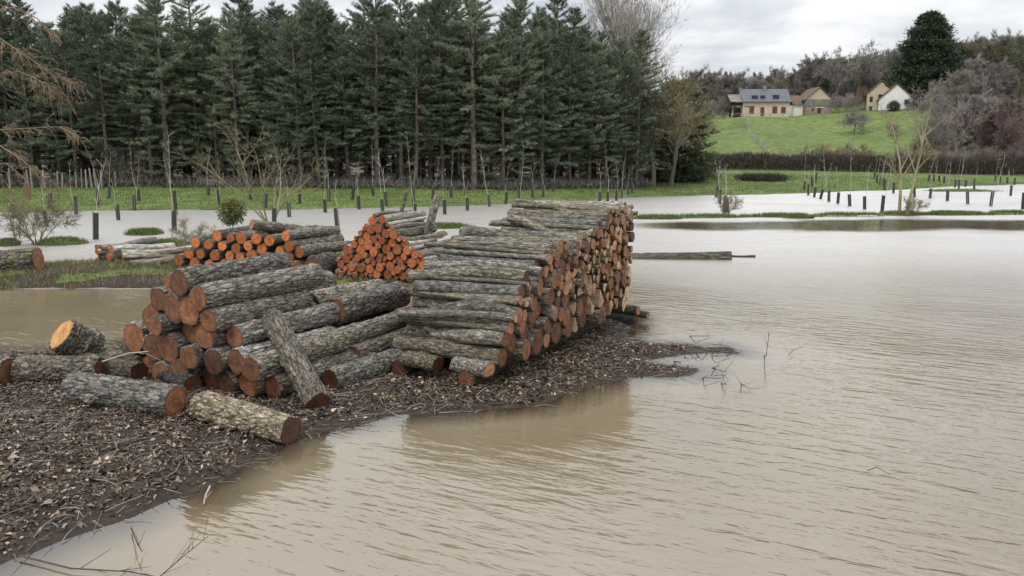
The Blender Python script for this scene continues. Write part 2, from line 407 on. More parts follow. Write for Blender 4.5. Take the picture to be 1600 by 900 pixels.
def shallow(x, y):
    """drowned grass sill along the strip of islets"""
    yc = np.interp(x, [5, 12, 20, 28, 40], [37.8, 37.6, 38.2, 39.0, 40.0]); w = np.interp(x, [4, 7, 20, 40], [.5, 3.4, 4.4, 4.6])
    return sstep(1.0, .55, np.abs(y - yc) / w + fbm(x, y, .22, 4, 88) * .55) * sstep(4.5, 8, x)
def terrain(x, y, full=False):
    x = np.asarray(x, float); y = np.asarray(y, float)
    shp = x.shape; x = x.ravel(); y = y.ravel()
    base = np.full(x.shape, -0.45)
    near = (y < 40) & (np.abs(x) < 30)
    dn = np.full(x.shape, -9.0); dm = np.full(x.shape, -9.0)
    if near.any():
        dn[near] = sdf_poly(x[near], y[near], NEAR_BANK); dm[near] = sdf_poly(x[near], y[near], MID_BANK)
    wob = fbm(x, y, 1.3, 3, 3) * 0.22
    dn2 = dn + wob; dm2 = dm + wob * 2
    zn = np.where(dn2 > 0, 0.13 * (1 - np.exp(-dn2 / 0.8)) + fbm(x, y, 2.2, 5, 5) * 0.07 * sstep(0, .5, dn2), np.maximum(dn2 * 0.16, -0.45))
    zm = np.where(dm2 > 0, 0.22 * (1 - np.exp(-dm2 / 0.6)) + fbm(x, y, 2.0, 4, 9) * 0.10 * sstep(0, .4, dm2), np.maximum(dm2 * 0.3, -0.45))
    z = np.maximum(np.maximum(base, zn), zm)
    isl = np.full(x.shape, -9.0)
    for cx, cy, hw, hd in ISL:
        e = 1 - np.sqrt(((x - cx) / hw) ** 2 + ((y - cy) / hd) ** 2) + fbm(x, y, 1.1, 3, 31) * 0.7
        isl = np.maximum(isl, e)
    z = np.maximum(z, np.clip(isl * 0.25, -0.45, 0.10))
    shal = shallow(x, y); z = np.maximum(z, -0.45 + shal * 0.435)
    ys = np.interp(x, SHORE[:, 0], SHORE[:, 1])
    df = y - ys + fbm(x, y, 0.25, 3, 41) * 1.6
    slope = np.interp(x, [-40, 0, 14, 30], [0.085, 0.06, 0.04, 0.06])
    cap = np.interp(x, [-40, 0, 14, 30], [1.35, 1.25, 1.5, 1.8])
    zf = np.where(df > 0, cap * (1 - np.exp(-df * slope / cap * 1.35)) + fbm(x, y, 0.5, 4, 51) * 0.12 * sstep(0, 3, df), np.maximum(df * 0.1, -0.45))
    hill = 11.0 * sstep(108, 215, y + 0.0 * x) + 0.085 * np.maximum(y - 205, 0) + 0.10 * np.maximum(x - 70, 0) * sstep(110, 220, y)
    hill = np.minimum(hill, 45) * sstep(-60, 14, x - 0.05 * y)
    zf = zf + np.where(df > 0, hill, 0) + np.where(y > 130, fbm(x, y, 0.03, 3, 61) * 2.0, 0) * sstep(130, 190, y)
    z = np.maximum(z, zf)
    if full: return z.reshape(shp), dn2.reshape(shp), dm2.reshape(shp), isl.reshape(shp), df.reshape(shp)
    return z.reshape(shp)
def tz(x, y): return float(terrain(np.array([x]), np.array([y]))[0])
def hit(px, py, far=400.0):
    """first crossing of the pixel's sight line with the land or water"""
    d = ray(px, py); ts = np.geomspace(4, far, 1500)
    P = EYE[None] + d[None] * ts[:, None]
    zz = np.maximum(terrain(P[:, 0], P[:, 1]), 0)
    k = np.argmax(P[:, 2] <= zz)
    if P[k, 2] > zz[k]: k = len(ts) - 1
    return np.array([P[k, 0], P[k, 1], max(zz[k], 0)])

def axis_pts(lo, hi, dens):
    """dens: list of (from, to, step)"""
    out = []
    for a, b, s in dens: out.append(np.arange(a, b, s))
    return np.unique(np.round(np.concatenate(out), 3))
gx = np.concatenate([-np.geomspace(12, 900, 46)[::-1], np.arange(-11.9, 5.2, 0.075), np.geomspace(5.3, 900, 120)])
gy = np.concatenate([np.arange(-60, 3, 4.0), np.arange(3, 17.5, 0.075), np.arange(17.5, 26, 0.16), np.arange(26, 80, 0.7), np.geomspace(80, 1400, 110)])
GX, GY = np.meshgrid(gx, gy)
TZ, DN, DM, IS, DF = terrain(GX, GY, True)
nx, ny = len(gx), len(gy)
ii = np.arange(nx * ny).reshape(ny, nx)
QF = np.stack([ii[:-1, :-1].ravel(), ii[:-1, 1:].ravel(), ii[1:, 1:].ravel(), ii[1:, :-1].ravel()], axis=1)
def ground_mat():
    m, n, l, b = mat_new('ground_soil_and_grass')
    tc = n.new('ShaderNodeTexCoord'); P = tc.outputs['Object']
    a = n.new('ShaderNodeAttribute'); a.attribute_name = 'zone'; a.attribute_type = 'GEOMETRY'
    sp = n.new('ShaderNodeSeparateColor'); l.new(a.outputs['Color'], sp.inputs[0])
    n1 = tex(n, l, 'ShaderNodeTexNoise', P, 9.0, Detail=8, Roughness=0.7)
    n2 = tex(n, l, 'ShaderNodeTexNoise', P, 0.7, Detail=6, Roughness=0.65)
    n3 = tex(n, l, 'ShaderNodeTexNoise', P, 0.11, Detail=6, Roughness=0.6)
    mud = ramp(n, [(0.3, (0.014, 0.010, 0.007)), (0.5, (0.036, 0.025, 0.017)), (0.72, (0.10, 0.072, 0.048))]); l.new(n1.outputs['Fac'], mud.inputs['Fac'])
    g1 = ramp(n, [(0.3, (0.065, 0.09, 0.025)), (0.55, (0.125, 0.178, 0.047)), (0.75, (0.195, 0.225, 0.08))]); l.new(n2.outputs['Fac'], g1.inputs['Fac'])
    g3 = ramp(n, [(0.32, (0.62, 0.66, 0.6)), (0.5, (1.0, 1.0, 1.0)), (0.68, (1.25, 1.08, 1.1))]); l.new(n3.outputs['Fac'], g3.inputs['Fac'])
    gg = mixc(n, l, 0.9, g1.outputs['Color'], g3.outputs['Color'], 'MULTIPLY')
    lit = ramp(n, [(0.3, (0.04, 0.032, 0.022)), (0.55, (0.10, 0.08, 0.058)), (0.75, (0.18, 0.15, 0.11))]); l.new(n2.outputs['Fac'], lit.inputs['Fac'])
    gm = mathn(n, l, 'GREATER_THAN', mathn(n, l, 'ADD', sp.outputs['Green'], mathn(n, l, 'MULTIPLY', mathn(n, l, 'SUBTRACT', n2.outputs['Fac'], 0.5), 1.1)), 0.5)
    c = mixc(n, l, gm, mud.outputs['Color'], gg)
    bm = mathn(n, l, 'GREATER_THAN', mathn(n, l, 'ADD', sp.outputs['Blue'], mathn(n, l, 'MULTIPLY', mathn(n, l, 'SUBTRACT', n2.outputs['Fac'], 0.5), 0.8)), 0.5)
    c = mixc(n, l, bm, c, lit.outputs['Color'])
    l.new(c, b.inputs['Base Color'])
    rr = ramp(n, [(0.35, (0.35, 0.35, 0.35)), (0.6, (0.9, 0.9, 0.9))]); l.new(n1.outputs['Fac'], rr.inputs['Fac'])
    rg = mixc(n, l, sp.outputs['Red'], (0.9, 0.9, 0.9), rr.outputs['Color'])
    l.new(rg, b.inputs['Roughness']); b.inputs['Specular IOR Level'].default_value = 0.3
    bump(n, l, n1.outputs['Fac'], b, 0.9, 0.05)
    return m
gme = mesh_np('ground', np.stack([GX.ravel(), GY.ravel(), TZ.ravel()], axis=1), QF, ground_mat(), True)
red = ((DN > -0.6) * 1.0).ravel()
hedge_y = 100.0
green = np.where(DM > -0.3, np.where(fbm(GX, GY, 0.9, 3, 71) > 0.02, 0.5, 0.2), 0)
SH = shallow(GX, GY); green = np.where(SH > .4, .5, green)
green = np.where(IS > -0.3, 0.8, green)
green = np.where(DF > 0.0, 0.95, green)
dry = (np.exp(-((GX - 14) / 5.0) ** 2 - ((GY - 76) / 4.0) ** 2) * 0.75)
FOREST_FRONT = lambda x: np.interp(x, [-80, -40, -8, 0, 11, 16], [61, 62, 65, 67, 74, 82])
inforest = sstep(-1.5, 1.0, GY - FOREST_FRONT(GX)) * (GX < np.where(GY < 100, 17, .2 * GY))
inwood = sstep(212, 222, GY + fbm(GX, GY, 0.05, 2, 77) * 12)
rightwood = sstep(.50, .53, GX / np.maximum(GY, 1)) * (GY > 108)
blue = np.maximum.reduce([inforest, inwood, dry, rightwood, 0.0 * GX])
col = np.stack([red, green.ravel(), blue.ravel(), np.ones(nx * ny)], axis=1).astype(np.float32)
ca = gme.color_attributes.new('zone', 'FLOAT_COLOR', 'POINT'); ca.data.foreach_set('color', col.ravel())
tag(obj('ground', gme), kind='structure', label='muddy banks, green meadow and hillside above the flood', cat='ground')

# ------------------------------------------------------------------ water
def water_mat():
    m, n, l, b = mat_new('flood_water'); n.remove(b)
    out = n['Material Output']
    tc = n.new('ShaderNodeTexCoord')
    def wave(scale, rot, sc, det, ro=0.5, dist=0.3):
        vr = n.new('ShaderNodeVectorRotate'); vr.rotation_type = 'Z_AXIS'; vr.inputs['Angle'].default_value = rot; l.new(tc.outputs['Object'], vr.inputs['Vector'])
        mp = n.new('ShaderNodeMapping'); mp.inputs['Scale'].default_value = scale
        l.new(vr.outputs[0], mp.inputs['Vector'])
        return tex(n, l, 'ShaderNodeTexNoise', mp.outputs[0], sc, Detail=det, Roughness=ro, Distortion=dist).outputs['Fac']
    R = math.radians(30)
    w1 = wave((1.6, 5.8, 1), R, 1.0, 3)
    w2 = wave((3.4, 14.0, 1), math.radians(22), 1.0, 2)
    w3 = wave((0.35, 1.1, 1), math.radians(40), 1.0, 2)
    amp = ramp(n, [(0.32, (0.35, 0.35, 0.35)), (0.62, (1, 1, 1))])
    l.new(wave((0.12, 0.2, 1), 0.2, 1.0, 3), amp.inputs['Fac'])
    at_ = n.new('ShaderNodeAttribute'); at_.attribute_name = 'fetch'
    h = mathn(n, l, 'ADD', mathn(n, l, 'MULTIPLY', w1, 0.042), mathn(n, l, 'ADD', mathn(n, l, 'MULTIPLY', w2, 0.013), mathn(n, l, 'MULTIPLY', w3, 0.03)))
    h = mathn(n, l, 'MULTIPLY', h, mathn(n, l, 'MULTIPLY', amp.outputs['Color'], at_.outputs['Fac']))
    bp = n.new('ShaderNodeBump'); bp.inputs['Strength'].default_value = 1.0; bp.inputs['Distance'].default_value = 1.0
    l.new(h, bp.inputs['Height'])
    fr = n.new('ShaderNodeFresnel'); fr.inputs['IOR'].default_value = 2.0; l.new(bp.outputs[0], fr.inputs['Normal'])
    ro_ = n.new('ShaderNodeAttribute'); ro_.attribute_name = 'chop'
    gl = n.new('ShaderNodeBsdfGlossy'); l.new(ro_.outputs['Fac'], gl.inputs['Roughness']); gl.inputs['Color'].default_value = (1, 1, 1, 1)
    l.new(bp.outputs[0], gl.inputs['Normal'])
    df = n.new('ShaderNodeBsdfDiffuse')
    nn = tex(n, l, 'ShaderNodeTexNoise', tc.outputs['Object'], 0.25, Detail=4)
    cr = ramp(n, [(0.35, (0.20, 0.158, 0.096)), (0.65, (0.235, 0.193, 0.132))]); l.new(nn.outputs['Fac'], cr.inputs['Fac'])
    l.new(cr.outputs['Color'], df.inputs['Color'])
    tr = n.new('ShaderNodeBsdfTransparent'); tr.inputs['Color'].default_value = (0.8, 0.74, 0.6, 1)
    dp = n.new('ShaderNodeAttribute'); dp.attribute_name = 'depth'
    dr = ramp(n, [(0.0, (0.12, 0.12, 0.12)), (0.10, (1, 1, 1))]); l.new(dp.outputs['Fac'], dr.inputs['Fac'])
    m1 = n.new('ShaderNodeMixShader'); l.new(dr.outputs['Color'], m1.inputs[0]); l.new(tr.outputs[0], m1.inputs[1]); l.new(df.outputs[0], m1.inputs[2])
    m2 = n.new('ShaderNodeMixShader'); l.new(fr.outputs[0], m2.inputs[0]); l.new(m1.outputs[0], m2.inputs[1]); l.new(gl.outputs[0], m2.inputs[2])
    l.new(m2.outputs[0], out.inputs['Surface'])
    return m
keep = (gy[:, None] < 110) & (gx[None, :] > -1e9)
yrow = gy < 110
WX, WY = GX[yrow], GY[yrow]
nyw = WX.shape[0]
iw = np.arange(nx * nyw).reshape(nyw, nx)
WF = np.stack([iw[:-1, :-1].ravel(), iw[:-1, 1:].ravel(), iw[1:, 1:].ravel(), iw[1:, :-1].ravel()], axis=1)
wme = mesh_np('flood_water', np.stack([WX.ravel(), WY.ravel(), np.zeros(WX.size)], axis=1), WF, water_mat(), True)
dep = np.clip(-TZ[yrow], 0, 1).ravel()
a = wme.attributes.new('depth', 'FLOAT', 'POINT'); a.data.foreach_set('value', dep.astype(np.float32))
fetch = sstep(0.2, 2.6, -DN[yrow]) * 0.88 + 0.12
fetch = fetch * (1 - .8 * SH[yrow])
fetch = np.where((WX < -2.5) & (WY > 10.5) & (WY < 19.5), 0.22, fetch)
a = wme.attributes.new('fetch', 'FLOAT', 'POINT'); a.data.foreach_set('value', fetch.ravel().astype(np.float32))
chop = 0.03 + 0.17 * sstep(1.5, 5.0, -DN[yrow]) * sstep(9, 15, WY) + 0.2 * sstep(15, 30, WY)
chop = chop * (1 - .8 * SH[yrow])
chop = np.where((WX < -2.5) & (WY > 10.5) & (WY < 19.5), 0.06, chop)
a = wme.attributes.new('chop', 'FLOAT', 'POINT'); a.data.foreach_set('value', chop.ravel().astype(np.float32))
tag(obj('flood_water', wme), kind='structure', label='brown rippled flood water covering the meadow', cat='water')

# ------------------------------------------------------------------ logs
def log_meshes(tagname, nu, nv, style, seed, r_ref=0.18, L_ref=2.0, bend=0.0):
    """unit log: x 0..1, radius ~1. returns bark mesh, start cap, end cap"""
    rg = np.random.default_rng(seed)
    th = np.arange(nu) * 2 * math.pi / nu
    xs = np.linspace(0, 1, nv)
    X, T = np.meshgrid(xs, th, indexing='ij')
    R = np.ones_like(X)
    for k in (2, 3, 4, 5):
        R += rg.normal() * 0.035 / (k - 1) ** 0.5 * np.cos(k * T + rg.uniform(0, 6.28) + X * rg.normal() * 2)
    for _ in range(5 if style != 'deep' else 4):
        kx, kt = rg.uniform(0.05, 0.95), rg.uniform(0, 6.28)
        dt = np.angle(np.exp(1j * (T - kt)))
        R += rg.uniform(0.08, 0.26) * np.exp(-((X - kx) * L_ref / 0.09) ** 2 - (dt * r_ref / 0.07) ** 2)
    R *= 1 + 0.07 * (0.5 - X) * rg.choice([-1, 1])
    off = Vector((rg.uniform(0, 50), rg.uniform(0, 50), rg.uniform(0, 50)))
    cy, sy = np.cos(T) * r_ref, np.sin(T) * r_ref
    D = np.zeros_like(R)
    if style == 'deep':
        for i in range(nv):
            for j in range(nu):
                p = Vector((X[i, j] * L_ref * 7.5, cy[i, j] * 24, sy[i, j] * 24)) + off
                w = mnoise.noise(p * 0.7)
                d = mnoise.voronoi(p + Vector((w, w, w)) * 0.7)[0]
                D[i, j] = min(0.30, d[1] - d[0]) * 0.42 + mnoise.noise(p * 2.4) * 0.030 + mnoise.noise(p * 0.28) * 0.05
    else:
        for i in range(nv):
            for j in range(nu):
                p = Vector((X[i, j] * L_ref * 4, cy[i, j] * 14, sy[i, j] * 14)) + off
                D[i, j] = mnoise.noise(p) * 0.06 + mnoise.noise(p * 0.3) * 0.06
    R = R + D - D.mean()
    bx = bend * (np.sin(xs * math.pi * rg.uniform(0.8, 1.7) + rg.uniform(0, 0.6)) - 0.5)
    bz = bend * 0.3 * np.sin(xs * 5 + rg.uniform(0, 6))
    Y = np.cos(T) * R + bx[:, None]; Z = np.sin(T) * R + bz[:, None]
    V = np.stack([X, Y, Z], axis=2).reshape(-1, 3)
    i = np.arange(nv - 1)[:, None]; j = np.arange(nu)[None, :]
    jn = (j + 1) % nu
    F = np.stack([i * nu + j, (i + 1) * nu + j, (i + 1) * nu + jn, i * nu + jn], axis=2).reshape(-1, 4)[:, ::-1]
    caps = []
    extraV, extraF = [], []
    for e, row in ((0, 0), (1, nv - 1)):
        ctr = np.array([xs[row], bx[row], bz[row]])
        ring = V[row * nu:(row + 1) * nu]
        inner = ctr + (ring - ctr) * 0.93
        k0 = len(V) + sum(len(v) for v in extraV)
        extraV.append(inner)
        jj = np.arange(nu); j2 = (jj + 1) % nu
        f = np.stack([row * nu + jj, row * nu + j2, k0 + j2, k0 + jj], axis=1)
        extraF.append(f[:, ::-1] if e == 0 else f)
        step = max(1, nu // 28)
        rr = (ring - ctr)[::step]; m = len(rr)
        lev = [0.955, 0.65, 0.3]
        sgn = -1 if e == 0 else 1
        cv = [ctr + rr * s + np.array([sgn * 0.0012, 0, 0]) * (1 + rg.uniform(-.6, .6, (m, 1))) for s in lev] + [ctr[None] + np.array([[sgn * .0014, 0, 0]])]
        cV = np.concatenate(cv); a_ = np.arange(m); b_ = (a_ + 1) % m
        cF = [np.stack([a_ + q * m, b_ + q * m, b_ + (q + 1) * m, a_ + (q + 1) * m], axis=1) for q in range(2)]
        tri = np.stack([a_ + 2 * m, b_ + 2 * m, np.full(m, 3 * m)], axis=1)
        if e == 0: cF = [f[:, ::-1] for f in cF]; tri = tri[:, ::-1]
        cV = cV - np.array([0, 0, 0])
        caps.append(mesh_np(tagname + '_cut', cV, [np.concatenate(cF), tri], M_CUT, False))
    Vall = np.concatenate([V] + extraV); Fall = np.concatenate([F] + extraF)
    return (mesh_np(tagname + '_bark', Vall, Fall, M_BARK, True), caps[0], caps[1])
DEEP = [log_meshes('furrowed_log', 88, 110, 'deep', 100 + k) for k in range(6)]
MID = [log_meshes('rough_log', 36, 44, 'deep', 200 + k, 0.14, 2.0, 0.12) for k in range(5)]
SMOOTH = [log_meshes('smooth_log', 16, 26, 'smooth', 300 + k, 0.1, 2.0, b) for k, b in enumerate((0.2, 0.7, 1.2, 1.9, 0.4, 1.0))]

def make_log(name, label, cat, P, axis, L, r, var, bark, cut, cut2=None, group=None, roll=0.0):
    """P = centre of the sawn end, axis = unit direction into the log"""
    ax = Vector(axis).normalized()
    ref = Vector((0, 0, 1)) if abs(ax.z) < 0.95 else Vector((1, 0, 0))
    yv = ref.cross(ax).normalized(); zv = ax.cross(yv)
    rot = Matrix((ax, yv, zv)).transposed() @ Matrix.Rotation(roll, 3, 'X')
    o = empty(name, P, rot); tag(o, label, cat, group)
    bm, c0, c1 = var
    for nm, me, mt in (('bark', bm, bark), ('cut_face', c0, cut), ('cut_face', c1, cut2 or cut)):
        ch = obj(nm, me, o, mt); ch.scale = (L, r, r)
    return o

def split_mesh(seed):
    """unit billet split from a log: two flat split sides and one bark side"""
    rg = np.random.default_rng(seed)
    a0 = rg.uniform(0.9, 2.4)
    n = 6
    prof = [np.array([rg.uniform(-.12, .12), -0.75 + rg.uniform(-.1, .1)])]
    for k in range(n + 1):
        t = -a0 / 2 + a0 * k / n
        prof.append(np.array([math.sin(t) * 1.15, -0.75 + math.cos(t) * 1.6 + rg.uniform(-.05, .05)]))
    prof = np.array(prof); m = len(prof)
    xs = np.linspace(0, 1, 7)
    V = []
    for x in xs:
        s = 1 + rg.uniform(-.06, .06, (m, 1)); V.append(np.concatenate([np.full((m, 1), x), prof * s], axis=1))
    V = np.concatenate(V)
    Fw, Fb = [], []
    for i in range(len(xs) - 1):
        for j in range(m):
            k = (j + 1) % m
            q = [i * m + j, i * m + k, (i + 1) * m + k, (i + 1) * m + j]
            (Fb if 1 <= j < m - 1 else Fw).append(q)
    cap0 = [[0, k + 1, k] for k in range(1, m - 1)]; o = (len(xs) - 1) * m
    cap1 = [[o, o + k, o + k + 1] for k in range(1, m - 1)]
    w = mesh_np('billet_wood', V, [np.array(Fw), np.array(cap0 + cap1)], M_CUT_PALE, False)
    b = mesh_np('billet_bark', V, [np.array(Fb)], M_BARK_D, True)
    return w, b
SPLIT = [split_mesh(400 + k) for k in range(8)]
def make_split(label, P, axis, L, r, var, wood, bark, group, roll):
    ax = Vector(axis).normalized()
    yv = Vector((0, 0, 1)).cross(ax).normalized(); zv = ax.cross(yv)
    rot = Matrix((ax, yv, zv)).transposed() @ Matrix.Rotation(roll, 3, 'X')
    o = empty('split_log', P, rot); tag(o, label, 'split log', group)
    a = obj('split_wood', var[0], o, wood); a.scale = (L, r, r)
    b = obj('bark', var[1], o, bark); b.scale = (L, r, r)
    return o

def relax(c, floor=0.0, iters=300, grav=0.0):
    c = np.array(c, float)          # s, z, r
    for it in range(iters):
        d = c[:, None, :2] - c[None, :, :2]
        dist = np.hypot(d[..., 0], d[..., 1]) + np.eye(len(c)) * 9
        ov = (c[:, None, 2] + c[None, :, 2]) - dist
        ov = np.where(ov > 0, ov, 0); np.fill_diagonal(ov, 0)
        push = (d / dist[..., None] * ov[..., None] * 0.45).sum(1)
        c[:, :2] += push
        c[:, 1] -= grav
        c[:, 1] = np.maximum(c[:, 1], floor + c[:, 2])
    return c
def drop_pack(profile_s, profile_z, rfun, floor, rg, n_max=400, tries=46):
    """let circles fall into a heap under a height profile"""
    P = []
    s0, s1 = profile_s[0], profile_s[-1]
    fails = 0
    while len(P) < n_max and fails < 25:
        r, extra = rfun(rg, len(P))
        best = None
        A = np.array([(p[0], p[1], p[2]) for p in P]) if P else np.zeros((0, 3))
        for s in rg.uniform(s0 + r, s1 - r, tries):
            z = floor + r
            if len(A):
                ds = np.abs(A[:, 0] - s); R = A[:, 2] + r
                k = ds < R
                if k.any(): z = max(z, (A[k, 1] + np.sqrt(R[k] ** 2 - ds[k] ** 2)).max())
            if z + r * 0.8 <= np.interp(s, profile_s, profile_z) and (best is None or z < best[1]): best = (s, z)
        if best is None: fails += 1; continue
        P.append((best[0], best[1], r, extra))
    return P

# --- the long cordwood pile ---------------------------------------------------
PA = ground(782, 603, 0.1); PB = ground(986, 506, 0.0)
pdir = norm(np.array([PB[0] - PA[0], PB[1] - PA[1], 0])); plen = math.hypot(PB[0] - PA[0], PB[1] - PA[1])
paxis = np.array([-pdir[1], pdir[0], 0])             # from the sawn face into the pile: to the left and away
LP = 1.78
bear_r = 0.13
pz0 = 0.06
rg = np.random.default_rng(5)
for k, (off, ln, lab) in enumerate(((0.42, 4.6, 'dark wet bearer log with red-brown end under the pile near its sawn face'), (1.55, 4.7, 'dark wet bearer log with red-brown end under the pile near its back'))):
    P = PA + paxis * off - pdir * 0.22; P[2] = pz0 + bear_r
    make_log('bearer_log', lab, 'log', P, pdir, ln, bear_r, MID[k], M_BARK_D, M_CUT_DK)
prof_s = np.array([0, .18, .35, .6, 1.0, 1.5, 2.0, 2.6, 3.0, 3.3, 3.6, 4.0, plen - .3, plen]) ; prof_z = np.array([.72, .9, 1.12, 1.36, 1.62, 1.86, 1.95, 1.92, 1.9, 2.05, 2.2, 2.32, 2.36, 2.3])
def rf_long(rg, n):
    f = n / 230.0
    if n < 22: return rg.uniform(0.12, 0.175), 'big'
    if n < 55: return rg.uniform(0.08, 0.14), 'mid'
    return (rg.uniform(0.034, 0.065), 'thin') if rg.random() < 0.42 else (rg.uniform(0.065, 0.12), 'mid')
pack = drop_pack(prof_s, prof_z, rf_long, pz0 + 2 * bear_r, rg, 330)
n_split = 0
for s, z, r, kind in pack:
    jut = rg.normal() * 0.04 + (0.08 if rg.random() < 0.05 else 0)
    far = s / plen
    jut -= 0.0
    yaw = rg.normal() * 0.04 + (rg.normal() * 0.07 if kind == 'thin' else 0)
    ax = np.array([paxis[0] * math.cos(yaw) - paxis[1] * math.sin(yaw), paxis[0] * math.sin(yaw) + paxis[1] * math.cos(yaw), rg.normal() * 0.012])
    P = PA + pdir * s - paxis * jut; P[2] = z
    L = LP + rg.normal() * 0.13
    top = z + r * 1.5 > np.interp(s, prof_s, prof_z) - 0.12
    split = far > 0.42 and not top and z < 2.0 and rg.random() < 0.85 * sstep(0.4, 0.62, far)
    if split:
        P = PA + pdir * s - paxis * rg.normal() * .025; P[2] = z
        make_split('pale split billet with squared ragged end in the waterside half of the long pile', P, ax, L, r * 1.12, SPLIT[rg.integers(8)], M_CUT_PALE if rg.random() < .6 else M_CUT_TAN, M_BARK_D, 'split billets in the long pile', rg.choice([0, 1.57, 3.14, 4.71]) + rg.normal() * .25)
        continue
    if kind == 'thin':
        lab = 'thin pole-like log with blotched bark laid in the long cordwood pile'; grp = 'thin logs in the long pile'
        v, bk, ct = SMOOTH[rg.integers(6)], M_BARK_S, (M_CUT_TAN if rg.random() < .5 else M_CUT_PALE)
        if top: L = rg.uniform(1.6, 2.2)
    elif r > 0.13 and z < 0.85:
        lab = 'thick log with brown sawn end low in the long cordwood pile'; grp = 'thick lower logs in the long pile'
        v, bk, ct = MID[rg.integers(5)], M_BARK, M_CUT
    else:
        lab = 'medium log with brown sawn end stacked in the long cordwood pile'; grp = 'medium logs in the long pile'
        v, bk = (MID[rg.integers(5)], M_BARK) if rg.random() < .45 or far > .7 else (SMOOTH[rg.integers(6)], M_BARK_S)
        if far > .7 and top: bk = M_BARK_B
        ct = M_CUT if rg.random() < .55 else M_CUT_TAN
    zone = 'sloping end' if far < .22 else 'middle stretch' if far < .62 else 'waterside end'
    lev = 'topmost layer' if top else 'lower courses' if z < .8 else 'upper courses'
    lab = ('thin blotchy pole' if kind == 'thin' else 'thick brown-ended log' if r > .13 and z < .85 else 'medium brown-ended log') + ' in the ' + lev + ' of the long pile, ' + zone
    nm_ = 'pole' if kind == 'thin' else 'log'
    make_log(nm_, lab, nm_, P, ax, L, r, v, bk, ct, None, 'long pile: ' + lab, rg.uniform(0, 6.28))
# loose slabs and ends beside the bearers
for px, py, lab in ((665, 590, 'half-round bark slab with moss tuft propped on the bearer by the leaning log'), (745, 588, 'half-round bark slab with tan end lying on the bearer at the pile corner')):
    P = at(px + 20, py - 18, PA[1] - 0.15 + (782 - px) * 0.004)
    P[2] = pz0 + 2 * bear_r + 0.01
    q = make_log('bark_slab', lab, 'slab', P, paxis + np.array([0, 0, .04]), 0.55, 0.16, DEEP[1 if px < 700 else 4], M_BARK, M_CUT_TAN if px > 700 else M_CUT_DK, None, None, 0.0)
    q.scale = (1, 1, .62)
# pieces that slid out at the pile's far foot, by the water
for k in range(7):
    P = PB + pdir * rg.uniform(-.25, .45) - paxis * rg.uniform(0.0, 0.25); P[2] = 0.05 + 0.09 * (k % 3)
    yaw = rg.normal() * .12
    make_log('log', 'dark soaked log slumped at the far foot of the long pile in the water', 'log', P, np.array([paxis[0] - yaw * paxis[1], paxis[1] + yaw * paxis[0], 0]), rg.uniform(.8, 1.3), rg.uniform(.06, .1), MID[k % 5], M_BARK_D, M_CUT_TAN if k % 2 else M_CUT_DK, None, 'soaked logs at the foot of the pile', rg.uniform(0, 6))

# --- wedge-shaped heap of thick logs, left ------------------------------------
h_ang = math.radians(27)
hax = np.array([math.sin(h_ang), math.cos(h_ang), 0.0]); hfd = np.array([hax[1], -hax[0], 0.0])
H0 = ground(263, 598, 0.12)
def on_face(px, py, depth_off):
    d = ray(px, py); o = H0 + hax * depth_off
    t = np.dot(o - EYE, hax) / np.dot(d, hax)
    P = EYE + d * t
    return float(np.dot(P - H0, hfd)), float(P[2])
ROW1 = [(263, 421, 33), (296, 434, 40), (318, 452, 38), (245, 450, 36), (262, 460, 40), (230, 482, 40), (305, 476, 44), (328, 488, 34), (278, 500, 41), (262, 497, 30),
        (209, 515, 47), (242, 527, 45), (270, 538, 44), (314, 520, 43), (358, 515, 36), (372, 543, 37), (307, 546, 36), (334, 556, 41), (385, 577, 38), (226, 564, 33),
        (263, 571, 35), (296, 576, 44), (326, 583, 41), (370, 589, 40), (401, 606, 34), (197, 560, 34), (345, 602, 34)]
ROW2 = [(485, 457, 31), (507, 487, 42), (440, 470, 38), (470, 492, 36), (530, 522, 33), (497, 520, 36), (460, 525, 40), (520, 565, 40), (478, 556, 38), (440, 556, 38), (560, 560, 34), (405, 500, 40), (415, 545, 40),
        (395, 462, 38), (365, 440, 36)]
rg = np.random.default_rng(21)
for row, off, lab, grp in ((ROW1, 0.0, 'thick furrowed log with brown sawn end in the wedge-shaped heap', 'logs in the heap, first tier'),
                           (ROW2, 2.02, 'thick grey log in the second tier behind the wedge-shaped heap', 'logs in the heap, second tier')):
    cs = []
    for px, py, hp in row:
        s, z = on_face(px, py, off); Dp = np.linalg.norm(H0 + hfd * s + hax * off - EYE)
        cs.append((s, z, hp / 2 / FPX * Dp * 0.97))
    cs = relax(cs, 0.10, 400, 0.0006)
    for k, (s, z, r) in enumerate(cs):
        jut = rg.normal() * 0.11
        P = H0 + hfd * s + hax * (off + jut); P[2] = z
        yaw = rg.normal() * 0.03
        ax = np.array([hax[0] + yaw * hax[1], hax[1] - yaw * hax[0], rg.normal() * 0.01])
        smooth = (row is ROW2 and k in (0, 4))
        sm = np.mean([c_[0] for c_ in cs]); zc = sorted(c_[1] for c_ in cs)
        lvl = 'bottom course' if z < zc[len(zc) // 3] else 'middle courses' if z < zc[2 * len(zc) // 3] else 'top courses'
        sd = 'pond side' if s < sm else 'leaning log side'
        lab = ('furrowed brown-ended log' if row is ROW1 else 'thick grey second-tier log') + ' in the ' + lvl + ' of the heap, ' + sd
        grp = 'heap: ' + lab
        make_log('log', lab, 'log', P, ax, 1.88 + rg.normal() * 0.13, r, MID[k % 5] if smooth else DEEP[rg.integers(6)], M_BARK if rg.random() < .7 else M_BARK_B,
                 M_CUT_DK if (row is ROW1 and k in (17, 22, 25, 26)) else M_CUT, None, grp, rg.uniform(0, 6.28))
